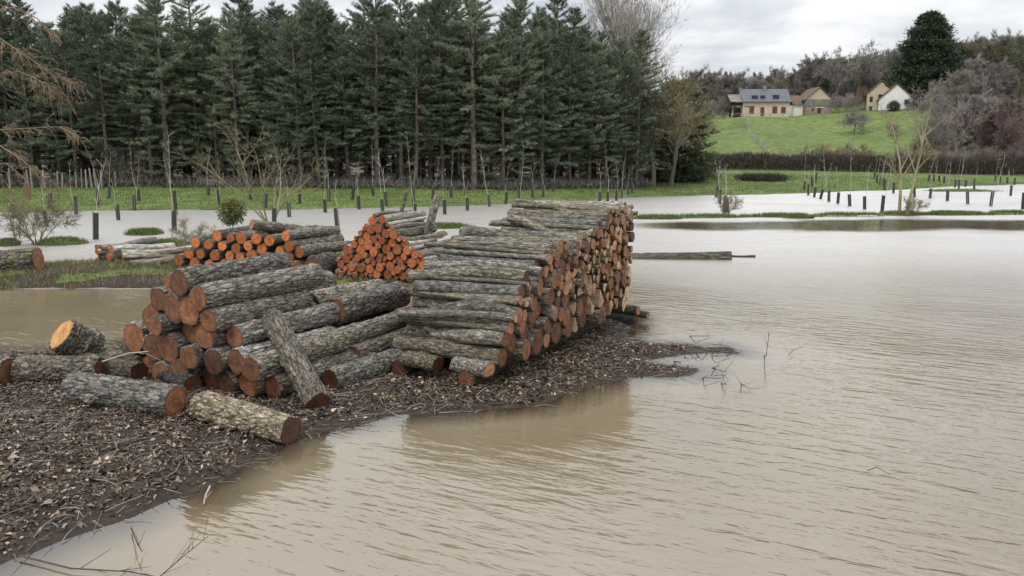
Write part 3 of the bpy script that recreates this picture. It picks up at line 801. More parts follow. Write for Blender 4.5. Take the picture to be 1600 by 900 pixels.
def loose(label, A, B, r, var, bark=M_BARK_B, cut=M_CUT, name='log', cut2=None):
    A, B = np.array(A, float), np.array(B, float); d = B - A
    return make_log(name, label, 'log', A, norm(d), float(np.linalg.norm(d)), r, var, bark, cut, cut2, None, rnd.uniform(0, 6))
def gl(px, py, r, sink=0.03):
    p = ground(px, py, 0.12); z = max(tz(p[0], p[1]), 0) + r - sink
    return (p[0], p[1] + r * 0.4, z)
loose('thick pale-barked log lying on leaf litter before the heap, beside the stump piece', gl(272, 650, .185), gl(112, 628, .19), 0.185, DEEP[0])
loose('thick pale-barked log lying on the mud with its dark end at the water', gl(452, 680, .18), gl(312, 652, .18), 0.175, DEEP[1], M_BARK_B, M_CUT_DK)
loose('barky log lying behind the front logs with the stump piece on its far side', gl(156, 597, .18), gl(28, 596, .18), 0.19, DEEP[2])
loose('log at the bank with only its round brown end showing past the litter', gl(10, 601, .19), gl(-160, 580, .19), 0.185, DEEP[3])
loose('wet dark log lying low behind the front logs under the heap', gl(215, 596, .15), gl(120, 580, .15), 0.15, DEEP[5], M_BARK_D, M_CUT_DK)
loose('short dark log jammed under the foot of the heap beside the front logs', gl(300, 612, .12), gl(255, 596, .12), 0.13, DEEP[0], M_BARK_D, M_CUT_DK)
loose('short log lying low between the stump piece and the heap', gl(190, 580, .14), gl(120, 566, .14), 0.15, DEEP[4], M_BARK, M_CUT_DK)
loose('mossy log lying on the litter between the heap and the long pile', gl(515, 606, .14), gl(622, 574, .14), 0.16, DEEP[5], M_BARK, M_CUT_DK)
b0 = np.array(ground(497, 636, 0.1)); b0[2] = 0.16
t0 = at(424, 497, 10.75)
loose('rough-barked log leaning end-up against the side of the heap', b0, t0, 0.155, DEEP[4], M_BARK_B, M_CUT_DK)
s0 = np.array(at(95, 522, 11.35)); s1 = s0 + np.array([0.27, 0.32, -0.33])
loose('short stump piece tilted up with bright fresh orange cut', s0, s1, 0.25, DEEP[2], M_BARK, M_CUT_FRESH, 'stump_piece')

# --- orange-ended piles on the middle bank ------------------------------------
def pile_frame(px, py, z0, ang):
    o = ground(px, py, z0); a = np.array([math.sin(ang), math.cos(ang), 0.0]); f = np.array([a[1], -a[0], 0.0])
    return o, a, f
o1, a1, f1 = pile_frame(375, 424, 0.2, math.radians(14))
Z8 = [(155, 312), (225, 327), (272, 278), (348, 288), (396, 290), (498, 307), (560, 303), (645, 283), (298, 332), (376, 347), (441, 341), (118, 375), (182, 377), (262, 385), (331, 392), (398, 403),
      (464, 403), (522, 360), (615, 370), (661, 333), (717, 365), (661, 402), (549, 422), (608, 432), (688, 435), (475, 457), (60, 412), (150, 440), (230, 445), (310, 450), (395, 460), (560, 475), (640, 480)]
cs = []
for zx, zy in Z8:
    px, py = 260 + zx / 3.478, 280 + zy / 3.478
    d = ray(px, py); t = np.dot(o1 - EYE, a1) / np.dot(d, a1); P = EYE + d * t
    cs.append((float(np.dot(P - o1, f1)), float(P[2]), rg.uniform(.125, .155)))
cs = relax(cs, 0.2, 300, 0.0005)
for k, (s, z, r) in enumerate(cs):
    P = o1 + f1 * s + a1 * rg.normal() * .03; P[2] = z
    ang = math.radians(14) + rg.normal() * .03 + (0.25 if k in (7, 19, 20) else 0)
    make_log('log', 'log with bright orange sawn end in the low pile on the middle bank', 'log', P, (math.sin(ang), math.cos(ang), 0), 2.0, r, MID[k % 5], M_BARK, M_CUT_OR, None, 'orange-ended logs on the middle bank', rg.uniform(0, 6))
P = at(393, 351, o1[1] - .1)
make_log('log', 'slanting grey log laid across the top of the low orange pile', 'log', P, norm((.72, .66, -.17)), 2.5, 0.14, MID[2], M_BARK, M_CUT_TAN, None, None, 1.0)
P = ground(491, 432, 0.2); P[2] = .42
make_log('stump_piece', 'big red-brown butt end lying between the two orange piles', 'stump', P, norm((.3, .95, .03)), 0.9, 0.28, DEEP[3], M_BARK_D, M_CUT_DK, None, None, 2.0)
o2, a2, f2 = pile_frame(590, 437, 0.18, math.radians(24))
ps = np.array([-1.25, -1.05, -.75, -.4, -.12, .12, .45, .85, 1.2, 1.6]); pz = np.array([.6, .85, 1.1, 1.5, 1.9, 1.8, 1.5, 1.2, .95, .5]) 
pk = drop_pack(ps, pz, lambda rg, n: (rg.uniform(.085, .125) if rg.random() < .55 else rg.uniform(.045, .075), 0), 0.2, rg, 110)
for s, z, r, _ in pk:
    P = o2 + f2 * s + a2 * rg.normal() * .03; P[2] = z
    ang = math.radians(24) + rg.normal() * .04
    birch = rg.random() < .5
    make_log('log', 'slim log with red-orange sawn end in the peaked pile by the cut stems', 'log', P, (math.sin(ang), math.cos(ang), rg.normal() * .01), 2.0 + rg.normal() * .1, r, SMOOTH[rg.integers(6)] if r < .09 else MID[rg.integers(5)],
             M_BARK_W if birch else M_BARK_S, M_CUT_RED, None, 'red-orange-ended logs in the peaked pile', rg.uniform(0, 6))
o3, a3, f3 = pile_frame(174, 413, 0.18, math.radians(24))
pk = drop_pack(np.array([-.72, -.5, -.1, .4, .72]), np.array([.45, .72, .85, .75, .5]), lambda rg, n: (rg.uniform(.075, .11), 0), 0.17, rg, 18)
for s, z, r, _ in pk:
    P = o3 + f3 * s + a3 * rg.normal() * .08; P[2] = z
    ang = math.radians(36) + rg.normal() * .1 + (.35 if s > .3 else 0)
    make_log('log', 'pale birch log with red-brown end in the small pile at the pond edge', 'log', P, (math.sin(ang), math.cos(ang), 0), 1.9, r, SMOOTH[rg.integers(3)], M_BARK_W, M_CUT_RED, None, 'birch logs in the small pile', rg.uniform(0, 6))
P = at(60, 402, 21.6); P[2] = .42
make_log('fallen_log', 'big fallen trunk with ragged orange-rimmed end at the pond edge', 'log', P, norm((-.93, -.12, -.09)), 2.6, 0.37, DEEP[1], M_BARK, M_CUT_TAN, None, None, 1.2)
p = ground(1142, 405); make_log('floating_log', 'dark floating log half sunk in the open flood water', 'log', (p[0], p[1], 0.10), norm((-1, .06, -.03)), 3.4, 0.155, MID[3], M_BARK_D, M_CUT_DK)
p = ground(1180, 402); make_log('floating_branch', 'slim dark branch floating at the tip of the drifting log', 'branch', (p[0], p[1], 0.02), norm((-1, .02, 0)), 0.9, 0.045, SMOOTH[1], M_BARK_D, M_CUT_DK)
for (xa, ya, xb, yb, Y, r, lab) in ((622, 340, 634, 299, 21.0, .055, 'thin cut stem slanting up behind the peaked pile'), (655, 378, 686, 306, 20.6, .105, 'thick sawn-off stem slanting up beside the peaked pile')):
    A, B = at(xa, ya, Y), at(xb, yb, Y); A[2] -= .3
    make_log('cut_stem', lab, 'stem', B, norm(A - B), float(np.linalg.norm(A - B)), r, SMOOTH[1], M_BARK_S, M_CUT_OR)

# ------------------------------------------------------------------ trees
def pine(seed, H, low, lw, bare_low=0.8):
    rg = np.random.default_rng(seed)
    segs = []; nb, nd, nl, nw = [], [], [], []
    zs = np.linspace(0, H, 14); wob = np.cumsum(rg.normal(0, .02, (14, 2)), axis=0)
    tr = 0.16 * H / 14
    def tp(z): return np.array([np.interp(z, zs, wob[:, 0]), np.interp(z, zs, wob[:, 1]), z])
    rad = lambda z: tr * (1 - z / H) ** 0.8 + 0.015
    trunk = [(*tp(zs[i]), *tp(zs[i + 1]), rad(zs[i]), rad(zs[i + 1])) for i in range(13)]
    z = bare_low
    while z < H - 0.25:
        dead = z < low
        f = np.clip((z - low) / (H - low), 0, 1)
        n = rg.integers(4, 7)
        a0 = rg.uniform(0, 6.28)
        for k in range(n):
            a = a0 + k * 6.283 / n + rg.normal() * .25
            Lb = (lw * .86 * min(1.0, (1 - f) * 1.75 + .03) ** .85 * rg.uniform(.5, 1.25) + .22) * (0.55 if dead else 1) * (0.5 + 0.5 * min(1, (z / 2.5)))
            el = -0.12 + 0.95 * f ** 2 + rg.normal() * .16
            d = np.array([math.cos(a) * math.cos(el), math.sin(a) * math.cos(el), math.sin(el)])
            p = tp(min(H - .1, max(.3, z + rg.normal() * .16))); pts = [p]
            for q in range(3):
                dd = d + np.array([0, 0, 0.10 * q]); p = p + norm(dd) * Lb / 3; pts.append(p)
            rb = 0.02 + 0.012 * Lb
            for q in range(3): segs.append((*pts[q], *pts[q + 1], rb * (1 - q * .28), rb * (1 - (q + 1) * .28)))
            if dead and rg.random() < 0.75: 
                continue
            m = int(5 + Lb * 8)
            for t in rg.uniform(.22, 1.0, m):
                q = min(2, int(t * 3)); b = pts[q] + (pts[q + 1] - pts[q]) * (t * 3 - q)
                side = norm(np.cross(d, (0, 0, 1))) * rg.choice([-1, 1])
                td = norm(d * .75 + side * rg.uniform(.1, .95) + np.array([0, 0, rg.uniform(-.05, .4) + .35 * f]))
                tl = rg.uniform(.2, .5) * (1.1 - .4 * t)
                nn = 14
                u = rg.uniform(.1, 1, nn)
                nb.append(b + td * (u * tl)[:, None])
                dd = td * .7 + rg.normal(0, .55, (nn, 3)); dd /= np.linalg.norm(dd, axis=1, keepdims=True)
                nd.append(dd); nl.append(rg.uniform(.14, .30, nn)); nw.append(rg.uniform(.018, .036, nn))
        z += rg.uniform(.25, .52) * (1 if f < .8 else .75)
    tip = tp(H)
    for q in range(3):
        nn = 40; u = rg.uniform(0, .7, nn)
        nb.append(tip - np.array([0, 0, 1]) * u[:, None]); dd = rg.normal(0, .5, (nn, 3)) + np.array([0, 0, .9]); dd /= np.linalg.norm(dd, axis=1, keepdims=True)
        nd.append(dd); nl.append(rg.uniform(.1, .22, nn)); nw.append(np.full(nn, .035))
    V, F = blades(np.concatenate(nb), np.concatenate(nd), np.concatenate(nl), np.concatenate(nw))
    crown = mesh_np('pine_needles', V, F, M_NEEDLE)
    clump = np.repeat(rg.uniform(0, 1, len(nb)), [len(x) for x in nb])
    set_tint(crown, np.clip(clump * .6 + rg.uniform(0, .4, len(F)), 0, 1))
    Vb, Fb = tubes(segs, 3)
    br = mesh_np('pine_branches', Vb, Fb, M_TWIG_D)
    Vt, Ft = tubes(trunk, 8)
    tk = mesh_np('pine_trunk', Vt, Ft, M_PTRUNK, True)
    return tk, br, crown
PINES = [pine(500 + k, H, lo, lw) for k, (H, lo, lw) in enumerate(((14.5, 3.8, 3.1), (13.6, 2.8, 3.3), (15.2, 5.0, 2.8), (14.0, 2.6, 3.2), (15.6, 6.0, 2.6), (13.2, 3.4, 3.0)))]
def put_pine(x, y, k, s, label, group):
    o = empty('pine_tree', (x, y, tz(x, y) - .05)); o.rotation_euler = (rnd.gauss(0, .015), rnd.gauss(0, .015), rnd.uniform(0, 6.28)); q = rnd.uniform(1.0, 1.28); o.scale = (s * q, s * q, s)
    tag(o, label, 'pine tree', group)
    for nm, me in zip(('trunk', 'branches', 'crown'), PINES[k]):
        q = obj(nm, me, o)
        if nm == 'branches': q['kind'] = 'stuff'
npine = 0
for row in range(8):
    x = -52.0 + rnd.uniform(0, 1)
    while x < 13.0 - row * 0.2:
        y = float(FOREST_FRONT(x)) + row * 2.6 + rnd.uniform(-1.2, 1.2)
        if x / y > -0.80:
            s = rnd.uniform(.76, 1.06) * (1.0 + 0.012 * row)
            s *= float(np.interp(x, [-40, -20, 5, 9, 13], [.93, 1.0, 1.03, .98, .80]))
            qx = 800 + FPX * x / y
            where = 'behind the old fence stakes' if qx < 200 else 'between the stakes and the yellowish many-stemmed tree' if qx < 385 else 'behind the yellowish many-stemmed tree' if qx < 520 else 'behind the peaked pile' if qx < 690 else 'beside the tall reddish-trunked pine' if qx < 800 else 'towards the poplar'
            if row == 0: lab, grp = 'feathery dark pine at the plantation edge ' + where, 'plantation edge pines ' + where
            else: lab, grp = 'slender pine deep in the plantation ' + where, 'pines deep in the plantation ' + where
            put_pine(x, y, rnd.randrange(6), s, lab, grp); npine += 1
        x += rnd.uniform(1.2, 2.7) * (1 + .14 * row)
put_pine(at(741, 288, 66)[0], 65.0, 4, 1.08, 'tall pine with long bare reddish trunk standing out from the plantation edge', None)

def bare(seed, H, r0, depth=4, nch=(5, 5, 4, 3), ratio=.55, spread=.8, up=.25, stems=1, gn=.12, start=.3, spray=5, sprl=.5, sprw=.03, stem_spread=.25, k=3):
    """leafless tree: tapered trunk and limbs, thinner branches, fine twig sprays"""
    rg = np.random.default_rng(seed)
    big, thin, tips = [], [], []
    def grow(p, d, L, r, lv):
        n = 5 if lv == 0 else 3
        pts = [p]; rs = [r]; dirs = [d]
        for i in range(n):
            d = norm(d + rg.normal(0, gn, 3) + np.array([0, 0, up * .25 if lv else 0]))
            p = p + d * (L / n); pts.append(p); dirs.append(d); rs.append(r * (1 - (i + 1) / n * .72))
        for i in range(n):
            (big if lv < 2 else thin).append((*pts[i], *pts[i + 1], rs[i], rs[i + 1]))
        if lv >= depth: tips.append((pts[-1], d, L)); tips.append((pts[1], d, L)); return
        m = nch[min(lv, len(nch) - 1)]
        for t in list(np.sort(rg.uniform(start if lv == 0 else .25, .97, m))) + [1.0]:
            i = min(n - 1, int(t * n)); q = pts[i] + (pts[i + 1] - pts[i]) * (t * n - i)
            dd = dirs[i + 1]; perp = norm(np.cross(dd, rg.normal(size=3)))
            nd = norm(dd * (1 - .35 * spread) + perp * spread * rg.uniform(.5, 1.1) + np.array([0, 0, up]))
            if t == 1.0: nd = norm(dd + perp * .3)
            grow(q, nd, L * ratio * rg.uniform(.7, 1.2) * (1.15 - .4 * t if lv == 0 else 1), max(rs[i] * .6, .008), lv + 1)
    for s in range(stems):
        a = rg.uniform(0, 6.28); d0 = norm((math.cos(a) * stem_spread * (stems > 1), math.sin(a) * stem_spread * (stems > 1), 1))
        grow(np.array([math.cos(a), math.sin(a), 0]) * (0.25 * (stems > 1)), d0, H * .62 * rg.uniform(.8, 1.1), r0, 0)
    parts = []
    if thin: parts.append(tubes(thin, 3))
    if spray:
        B, Dd, Ln = [], [], []
        for p, d, L in tips:
            dd = d + rg.normal(0, .5, (spray, 3)) + np.array([0, 0, up * .5]); dd /= np.linalg.norm(dd, axis=1, keepdims=True)
            B.append(np.repeat(p[None], spray, 0)); Dd.append(dd); Ln.append(rg.uniform(.4, 1, spray) * sprl)
        B, Dd, Ln = np.concatenate(B), np.concatenate(Dd), np.concatenate(Ln)
        parts.append(blades(B, Dd, Ln, np.full(len(B), sprw)))
    V, F = merge(parts)
    Vt, Ft = tubes(big, 6)
    return mesh_np('limbs', Vt, Ft, M_TWIG, True), mesh_np('twigs', V, F, M_TWIG)
def put_bare(name, label, cat, protos, x, y, s, mat, group=None, z=None, trunk_mat=None, sx=1.0):
    o = empty(name, (x, y, (tz(x, y) if z is None else z) - .05)); o.rotation_euler = (0, 0, rnd.uniform(0, 6.28)); o.scale = (s * sx, s * sx, s)
    tag(o, label, cat, group)
    obj('trunk', protos[0], o, trunk_mat or mat); obj('crown', protos[1], o, mat)
    return o
POPLAR = bare(601, 21, .30, 4, (28, 6, 3, 2), .55, .62, .26, 1, .05, .12, 4, .8, .022)
OAKS = [bare(610 + k, 12, .28, 4, (6, 5, 4, 4), .58, .95, .16, 1, .14, .3, 6, .6, .045) for k in range(3)]
WOODS = [bare(620 + k, 14, .22, 3, (11, 6, 5), .46, .85, .14, 1, .09, .28, 18, 1.2, .045) for k in range(4)]
SHRUB = [bare(640 + k, 4.0, .05, 3, (5, 4, 3), .5, .8, .12, 7, .1, .15, 5, .45, .016, .7) for k in range(3)]
WILLOW = bare(651, 6.5, .055, 3, (5, 3, 2), .46, .8, .08, 5, .1, .25, 2, .4, .009, .55)
YOUNG = bare(659, 9.0, .085, 3, (9, 4, 2), .32, .8, .12, 2, .05, .3, 3, .4, .009, .2)
APPLE = bare(660, 4.2, .2, 4, (8, 5, 4, 4), .72, 1.1, .04, 1, .16, .3, 6, .4, .025)
ALDER = [bare(670 + k, 15, .2, 3, (18, 7, 5), .38, .85, .1, 1, .05, .1, 16, .9, .035) for k in range(2)]

# poplar with mistletoe behind the pines
px_ = at(968, 100, 104)
pop = put_bare('poplar_tree', 'tall pale leafless poplar with mistletoe clumps behind the pines', 'tree', POPLAR, px_[0], 104.0, 1.5, M_TWIG_P, None, 1.3, M_TWIG_G)
def leaf_ball(seed, n, rx, rz, size, mat, shell=.55):
    rg = np.random.default_rng(seed)
    d = rg.normal(size=(n, 3)); d /= np.linalg.norm(d, axis=1, keepdims=True)
    r = rg.uniform(shell, 1, n)[:, None] ** .7
    ctr = d * r * np.array([rx, rx, rz])
    dd = d + rg.normal(0, .7, (n, 3)); dd /= np.linalg.norm(dd, axis=1, keepdims=True)
    V, F = blades(ctr, dd, rg.uniform(.6, 1.4, n) * size, rg.uniform(.25, .5, n) * size)
    me = mesh_np('leaf_clump', V, F, mat); set_tint(me, rg.uniform(0, 1, n)); return me
MBALL = leaf_ball(700, 500, .55, .5, .16, M_MIST, .2)
for (mx, my) in ((955, 52), (960, 68), (985, 70), (1000, 55), (948, 30), (975, 45), (957, 85), (993, 92)):
    P = at(mx, my, 104 + rnd.uniform(-2, 2)); o = obj('mistletoe', MBALL); o.location = P; s = rnd.uniform(.7, 1.3); o.scale = (s, s, s)
    tag(o, 'round olive mistletoe clump hanging in the tall poplar', 'mistletoe', 'mistletoe in the poplar')
# evergreen + bare tree at the plantation's right end
def clump_tree(seed, H, W, n_cl, per, mat, shape, size=.3):
    """dense evergreen: many leafy boughs around a trunk"""
    rg = np.random.default_rng(seed); B, D_, L_, T = [], [], [], []; segs = []
    for c in range(n_cl):
        f = rg.uniform(0.02, 1) ; a = rg.uniform(0, 6.283); rr = shape(f) * W * rg.uniform(.55, 1.08)
        tip = np.array([math.cos(a) * rr, math.sin(a) * rr, f * H]); root = np.array([0, 0, max(.2, f * H - rr * .25)])
        segs.append((*root, *tip, .05, .01))
        out = norm(tip - root + np.array([0, 0, .2]))
        nn = per; t = rg.uniform(.55, 1.05, nn)[:, None]
        p = root + (tip - root) * t + rg.normal(0, 1, (nn, 3)) * np.array([.055, .055, .03]) * W
        dd = out * .8 + rg.normal(0, .6, (nn, 3)); dd /= np.linalg.norm(dd, axis=1, keepdims=True)
        B.append(p); D_.append(dd); L_.append(rg.uniform(.5, 1.3, nn) * size); T.append(np.full(nn, rg.uniform(0, .7)))
    B, D_, L_, T = map(np.concatenate, (B, D_, L_, T))
    V, F = blades(B, D_, L_, L_ * .3)
    me = mesh_np('foliage', V, F, mat); set_tint(me, np.clip(T + rg.uniform(0, .3, len(F)), 0, 1))
    segs.append((0, 0, 0, 0, 0, H * .9, .025 * H, .03))
    Vt, Ft = tubes(segs, 5)
    return mesh_np('trunk', Vt, Ft, M_TWIG_D, True), me
EVER1 = clump_tree(710, 9.0, 3.2, 460, 60, M_IVY, lambda f: (math.sin(math.pi * min(.97, f * .72 + .25)) ** .45))
def put_ever(label, cat, protos, x, y, s, name='evergreen_tree', group=None):
    o = empty(name, (x, y, tz(x, y) - .1)); o.scale = (s, s, s); o.rotation_euler = (0, 0, rnd.uniform(0, 6)); tag(o, label, cat, group)
    obj('trunk', protos[0], o); obj('crown', protos[1], o); return o
e = at(1062, 270, 82); put_ever('broad dark evergreen tree at the right end of the plantation', 'tree', EVER1, e[0], 83, 1.12)
e = at(1012, 280, 80); put_bare('leafless_tree', 'olive-brown leafless tree between the last pines and the dark evergreen', 'tree', OAKS[0], e[0], 77, 1.05, M_TWIG_Y)
e = at(1040, 280, 80); put_bare('leafless_tree', 'olive-brown leafless tree with tangled twigs before the dark evergreen', 'tree', OAKS[2], e[0], 77.5, .95, M_TWIG_Y, None, None, M_TWIG)
e = at(988, 280, 80); put_bare('leafless_tree', 'brown twiggy tree pressed against the last pines', 'tree', WOODS[1], e[0], 80, .62, M_TWIG_Y)

# ------------------------------------------------------------------ hill: woods, houses, hedge
def hillpt(px, Y):
    if 99 < Y < 111: Y += 10
    x = at(px, 250, Y)[0]; return x, Y, tz(x, Y)
rg = np.random.default_rng(33)
WOODMATS = [M_TWIG, M_TWIG, M_TWIG_G, M_TWIG_G, M_TWIG_Y]
k = 0
for Y in (222, 232, 244, 258, 274, 292):
    px = 1075 + rg.uniform(0, 12)
    while px < 1640:
        x, y, z = hillpt(px, Y + rg.uniform(-4, 4))
        s = rg.uniform(.75, 1.15) * (0.85 if px < 1240 else 1.0) * (.8 if Y < 235 and 1240 < px < 1380 else 1)
        if not (Y < 235 and 1135 < px < 1245):
            wh = 'behind the cream farm house' if px < 1250 else 'behind the barn and white house' if px < 1390 else 'beyond the cypress'
            put_bare('leafless_tree', 'leafless brown tree in the ridge wood ' + wh, 'tree', WOODS[k % 4], x, y, s, WOODMATS[int(rg.integers(5))], 'ridge wood trees ' + wh)
        k += 1; px += rg.uniform(13, 22)
for Y in (128, 145, 163, 182, 200):
    px = 1462 + rg.uniform(0, 20)
    while px < 1630:
        x, y, z = hillpt(px, Y + rg.uniform(-5, 5))
        put_bare('leafless_tree', 'leafless grey-brown tree on the wooded slope beside the hill lawn', 'tree', WOODS[k % 4], x, y, rg.uniform(.5, .8), (M_TWIG, M_TWIG_G, M_TWIG_R, M_TWIG_Y)[int(rg.integers(4))], 'leafless trees on the wooded slope')
        k += 1; px += rg.uniform(20, 34)
for px, Y, s, m, lab in ((1300, 216, 1.25, M_TWIG_G, 'tall gnarled leafless tree behind the barn'), (1332, 218, 1.35, M_TWIG_G, 'large grey leafless tree between the barn and the white house'),
                         (1275, 222, 1.1, M_TWIG, 'leafless tree rising over the barn roof'), (1215, 214, .8, M_TWIG_Y, 'olive leafless tree over the slate roof end')):
    x, y, z = hillpt(px, Y); put_bare('leafless_tree', lab, 'tree', OAKS[int(rg.integers(3))], x, y, s, m)
CYP = clump_tree(720, 21.5, 10.0, 1300, 60, M_EVER, lambda f: (1 - f) ** .52 * min(1, .62 + f * 1.6) * (1 + .12 * math.sin(f * 40)), .75)
x, y, z = hillpt(1437, 206); put_ever('huge dark cypress towering beside the white gabled house', 'tree', CYP, x, y, 1.0, 'cypress_tree')
for px, Y, s, lab in ((1530, 205, .95, 'small dark conifer in the wood beyond the cypress'), (1578, 195, 1.05, 'dark conifer among the purple-brown trees')):
    x, y, z = hillpt(px, Y); put_pine(x, y, 1, s, lab, None)
for px, Y, s, m, lab, pr in ((1500, 122, .98, M_TWIG_G, 'spreading grey leafless oak at the right end of the hedge', OAKS[1]), (1466, 118, .72, M_TWIG, 'leafless brown tree beside the spreading oak', OAKS[2]),
        (1556, 120, .78, M_TWIG_R, 'purple-brown alder with fine twigs, the inner one', ALDER[0]), (1582, 116, .75, M_TWIG_R, 'purple-brown alder with fine twigs at the wood edge', ALDER[1]), (1610, 122, .8, M_TWIG_R, 'purple-brown alder farthest along the wood edge', ALDER[0]),
        (1535, 126, .6, M_TWIG_O, 'low rusty-brown tree between oak and alders', ALDER[1]), (1440, 108, .42, M_TWIG_O, 'rust-coloured twiggy bush tree above the hedge', OAKS[0]),
        (1238, 104, .75, M_TWIG_Y, 'olive multi-stemmed leafless tree standing at the hedge', WILLOW), (1330, 168, .95, M_TWIG_G, 'small round-headed leafless apple tree alone on the lawn', APPLE),
        (1345, 206, 1.0, M_TWIG_O, 'rust-brown bush beside the white house', APPLE), (1392, 160, .5, M_TWIG_R, 'small bare bush on the lawn', APPLE)):
    x, y, z = hillpt(px, Y)
    if pr is WILLOW: s *= 1.25
    put_bare('leafless_tree', lab, 'tree', pr, x, y, s, m)
for px, Y, s, m in ((1270, 106, .95, M_TWIG), (1300, 107, 1.0, M_TWIG_O), (1325, 106, .95, M_TWIG), (1348, 107, .9, M_TWIG_Y), (1400, 106, .8, M_TWIG), (1420, 104, .85, M_TWIG_R), (1460, 103, .9, M_TWIG), (1480, 104, .9, M_TWIG_O), (1520, 104, 1.0, M_TWIG), (1545, 103, 1.1, M_TWIG_R), (1570, 104, 1.1, M_TWIG_R), (1595, 103, 1.1, M_TWIG_R)):
    x, y, z = hillpt(px, Y); put_bare('shrub', 'brown leafless shrub growing out along the field hedge', 'shrub', SHRUB[int(rg.integers(3))], x, y, s, m, 'leafless shrubs along the hedge')
for px, Y, s, m in ((1128, 203, 1.2, M_TWIG), (1140, 200, .9, M_TWIG_D), (1112, 200, 1.3, M_TWIG), (1250, 206, 1.0, M_TWIG_Y), (1310, 203, 1.2, M_TWIG_G), (1320, 205, 1.1, M_TWIG_G), (1425, 198, 1.0, M_TWIG_D), (1415, 196, .8, M_TWIG)):
    x, y, z = hillpt(px, Y); put_bare('shrub', 'bare garden shrub beside the hilltop houses', 'shrub', SHRUB[int(rg.integers(3))], x, y, s, m, 'bare shrubs round the houses')
def hedge(label, pts, h, w, n, mat):
    rg = np.random.default_rng(int(n)); pts = np.array(pts, float)
    t = rg.uniform(0, len(pts) - 1, n); i = np.minimum(t.astype(int), len(pts) - 2); f = (t - i)[:, None]
    xy = pts[i] * (1 - f) + pts[i + 1] * f + rg.normal(0, w / 2.4, (n, 2))
    zz = terrain(xy[:, 0], xy[:, 1]) + rg.uniform(0, 1, n) * h * .9 * (1 + .25 * fbm(xy[:, 0], xy[:, 1], .4, 3, 5))
    d = rg.normal(0, .45, (n, 3)) + np.array([0, 0, .8]); d /= np.linalg.norm(d, axis=1, keepdims=True)
    V, F = blades(np.column_stack([xy, zz]), d, rg.uniform(.3, .8, n), rg.uniform(.03, .07, n))
    o = empty('hedge', (pts[0][0], pts[0][1], tz(*pts[0]))); tag(o, label, 'hedge')
    me = mesh_np('hedge_twigs', V - np.array(o.location)[None], F, mat); obj('twigs', me, o); return o
hp = [hillpt(px, 101)[:2] for px in (1090, 1240, 1400, 1620)]
hedge('long clipped brown hedge across the foot of the hill meadow', hp, 2.2, 1.3, 36000, M_TWIG_D)
hp = [hillpt(px, Y)[:2] for px, Y in ((1020, 88), (1060, 86), (1100, 88))]
hedge('low bramble bank at the foot of the dark evergreen', hp, 1.0, 2.5, 7000, M_TWIG_D)
hp = [(x, float(FOREST_FRONT(x)) - .8) for x in (-52, -35, -20, -8, 0, 7, 12)]
hedge('low brown bramble fringe along the foot of the plantation', hp, .5, 1.3, 13000, M_TWIG)
hp = [hillpt(px, Y)[:2] for px, Y in ((1160, 84), (1190, 84), (1225, 84))]
hedge('low dark heap of brush on the green field', hp, .45, 1.0, 3000, M_TWIG_D)

M_WALL = simple_mat('cream_render', (0.56, 0.48, 0.38), .12, .6, objvar=.05); M_WHITE = simple_mat('white_render', (0.74, 0.72, 0.69), .1, .6, objvar=.05)
M_YEL = simple_mat('ochre_render', (0.46, 0.385, 0.28), .15, .6, objvar=.05); M_SLATE = simple_mat('slate_roof', (0.10, 0.105, 0.125), .2, 1.5, .5, objvar=.1)
M_TILE = simple_mat('brown_tile_roof', (0.14, 0.09, 0.065), .3, 1.5, objvar=.1); M_STONE = simple_mat('rubble_stone', (0.27, 0.205, 0.16), .4, 1.4, objvar=.05)
M_BOARD = simple_mat('weathered_boards', (0.20, 0.185, 0.17), .35, 1.2, objvar=.05); M_DARKIN = simple_mat('dark_timber', (0.03, 0.026, 0.025), .3, 2)
M_SHUT = simple_mat('red_brown_shutters', (0.11, 0.05, 0.04), .2, 2, objvar=.05); M_BRICK = simple_mat('red_brick_trim', (0.30, 0.13, 0.09), .25, 3, objvar=.05)
mg, ng, lg, bg_ = mat_new('window_glass'); bg_.inputs['Base Color'].default_value = (0.02, 0.022, 0.026, 1); bg_.inputs['Roughness'].default_value = .08; M_GLASS = mg
def box(x0, x1, y0, y1, z0, z1):
    V = np.array([(x, y, z) for z in (z0, z1) for y in (y0, y1) for x in (x0, x1)], float)
    F = np.array([(0, 2, 3, 1), (4, 5, 7, 6), (0, 1, 5, 4), (2, 6, 7, 3), (0, 4, 6, 2), (1, 3, 7, 5)])
    return V, F
def bpart(name, mat, parent, *boxes):
    V, F = merge([box(*b) for b in boxes]); return obj(name, mesh_np(name, V, F, mat), parent)
def gable_prism(x0, x1, y0, y1, z0, z1, along='x'):
    if along == 'x':
        V = [(x0, y0, z0), (x0, y1, z0), (x0, (y0 + y1) / 2, z1), (x1, y0, z0), (x1, y1, z0), (x1, (y0 + y1) / 2, z1)]
    else:
        V = [(x1, y0, z0), (x0, y0, z0), ((x0 + x1) / 2, y0, z1), (x1, y1, z0), (x0, y1, z0), ((x0 + x1) / 2, y1, z1)]
    return np.array(V, float), [np.array([(0, 2, 1), (3, 4, 5)]), np.array([(0, 3, 5, 2), (1, 2, 5, 4), (0, 1, 4, 3)])]
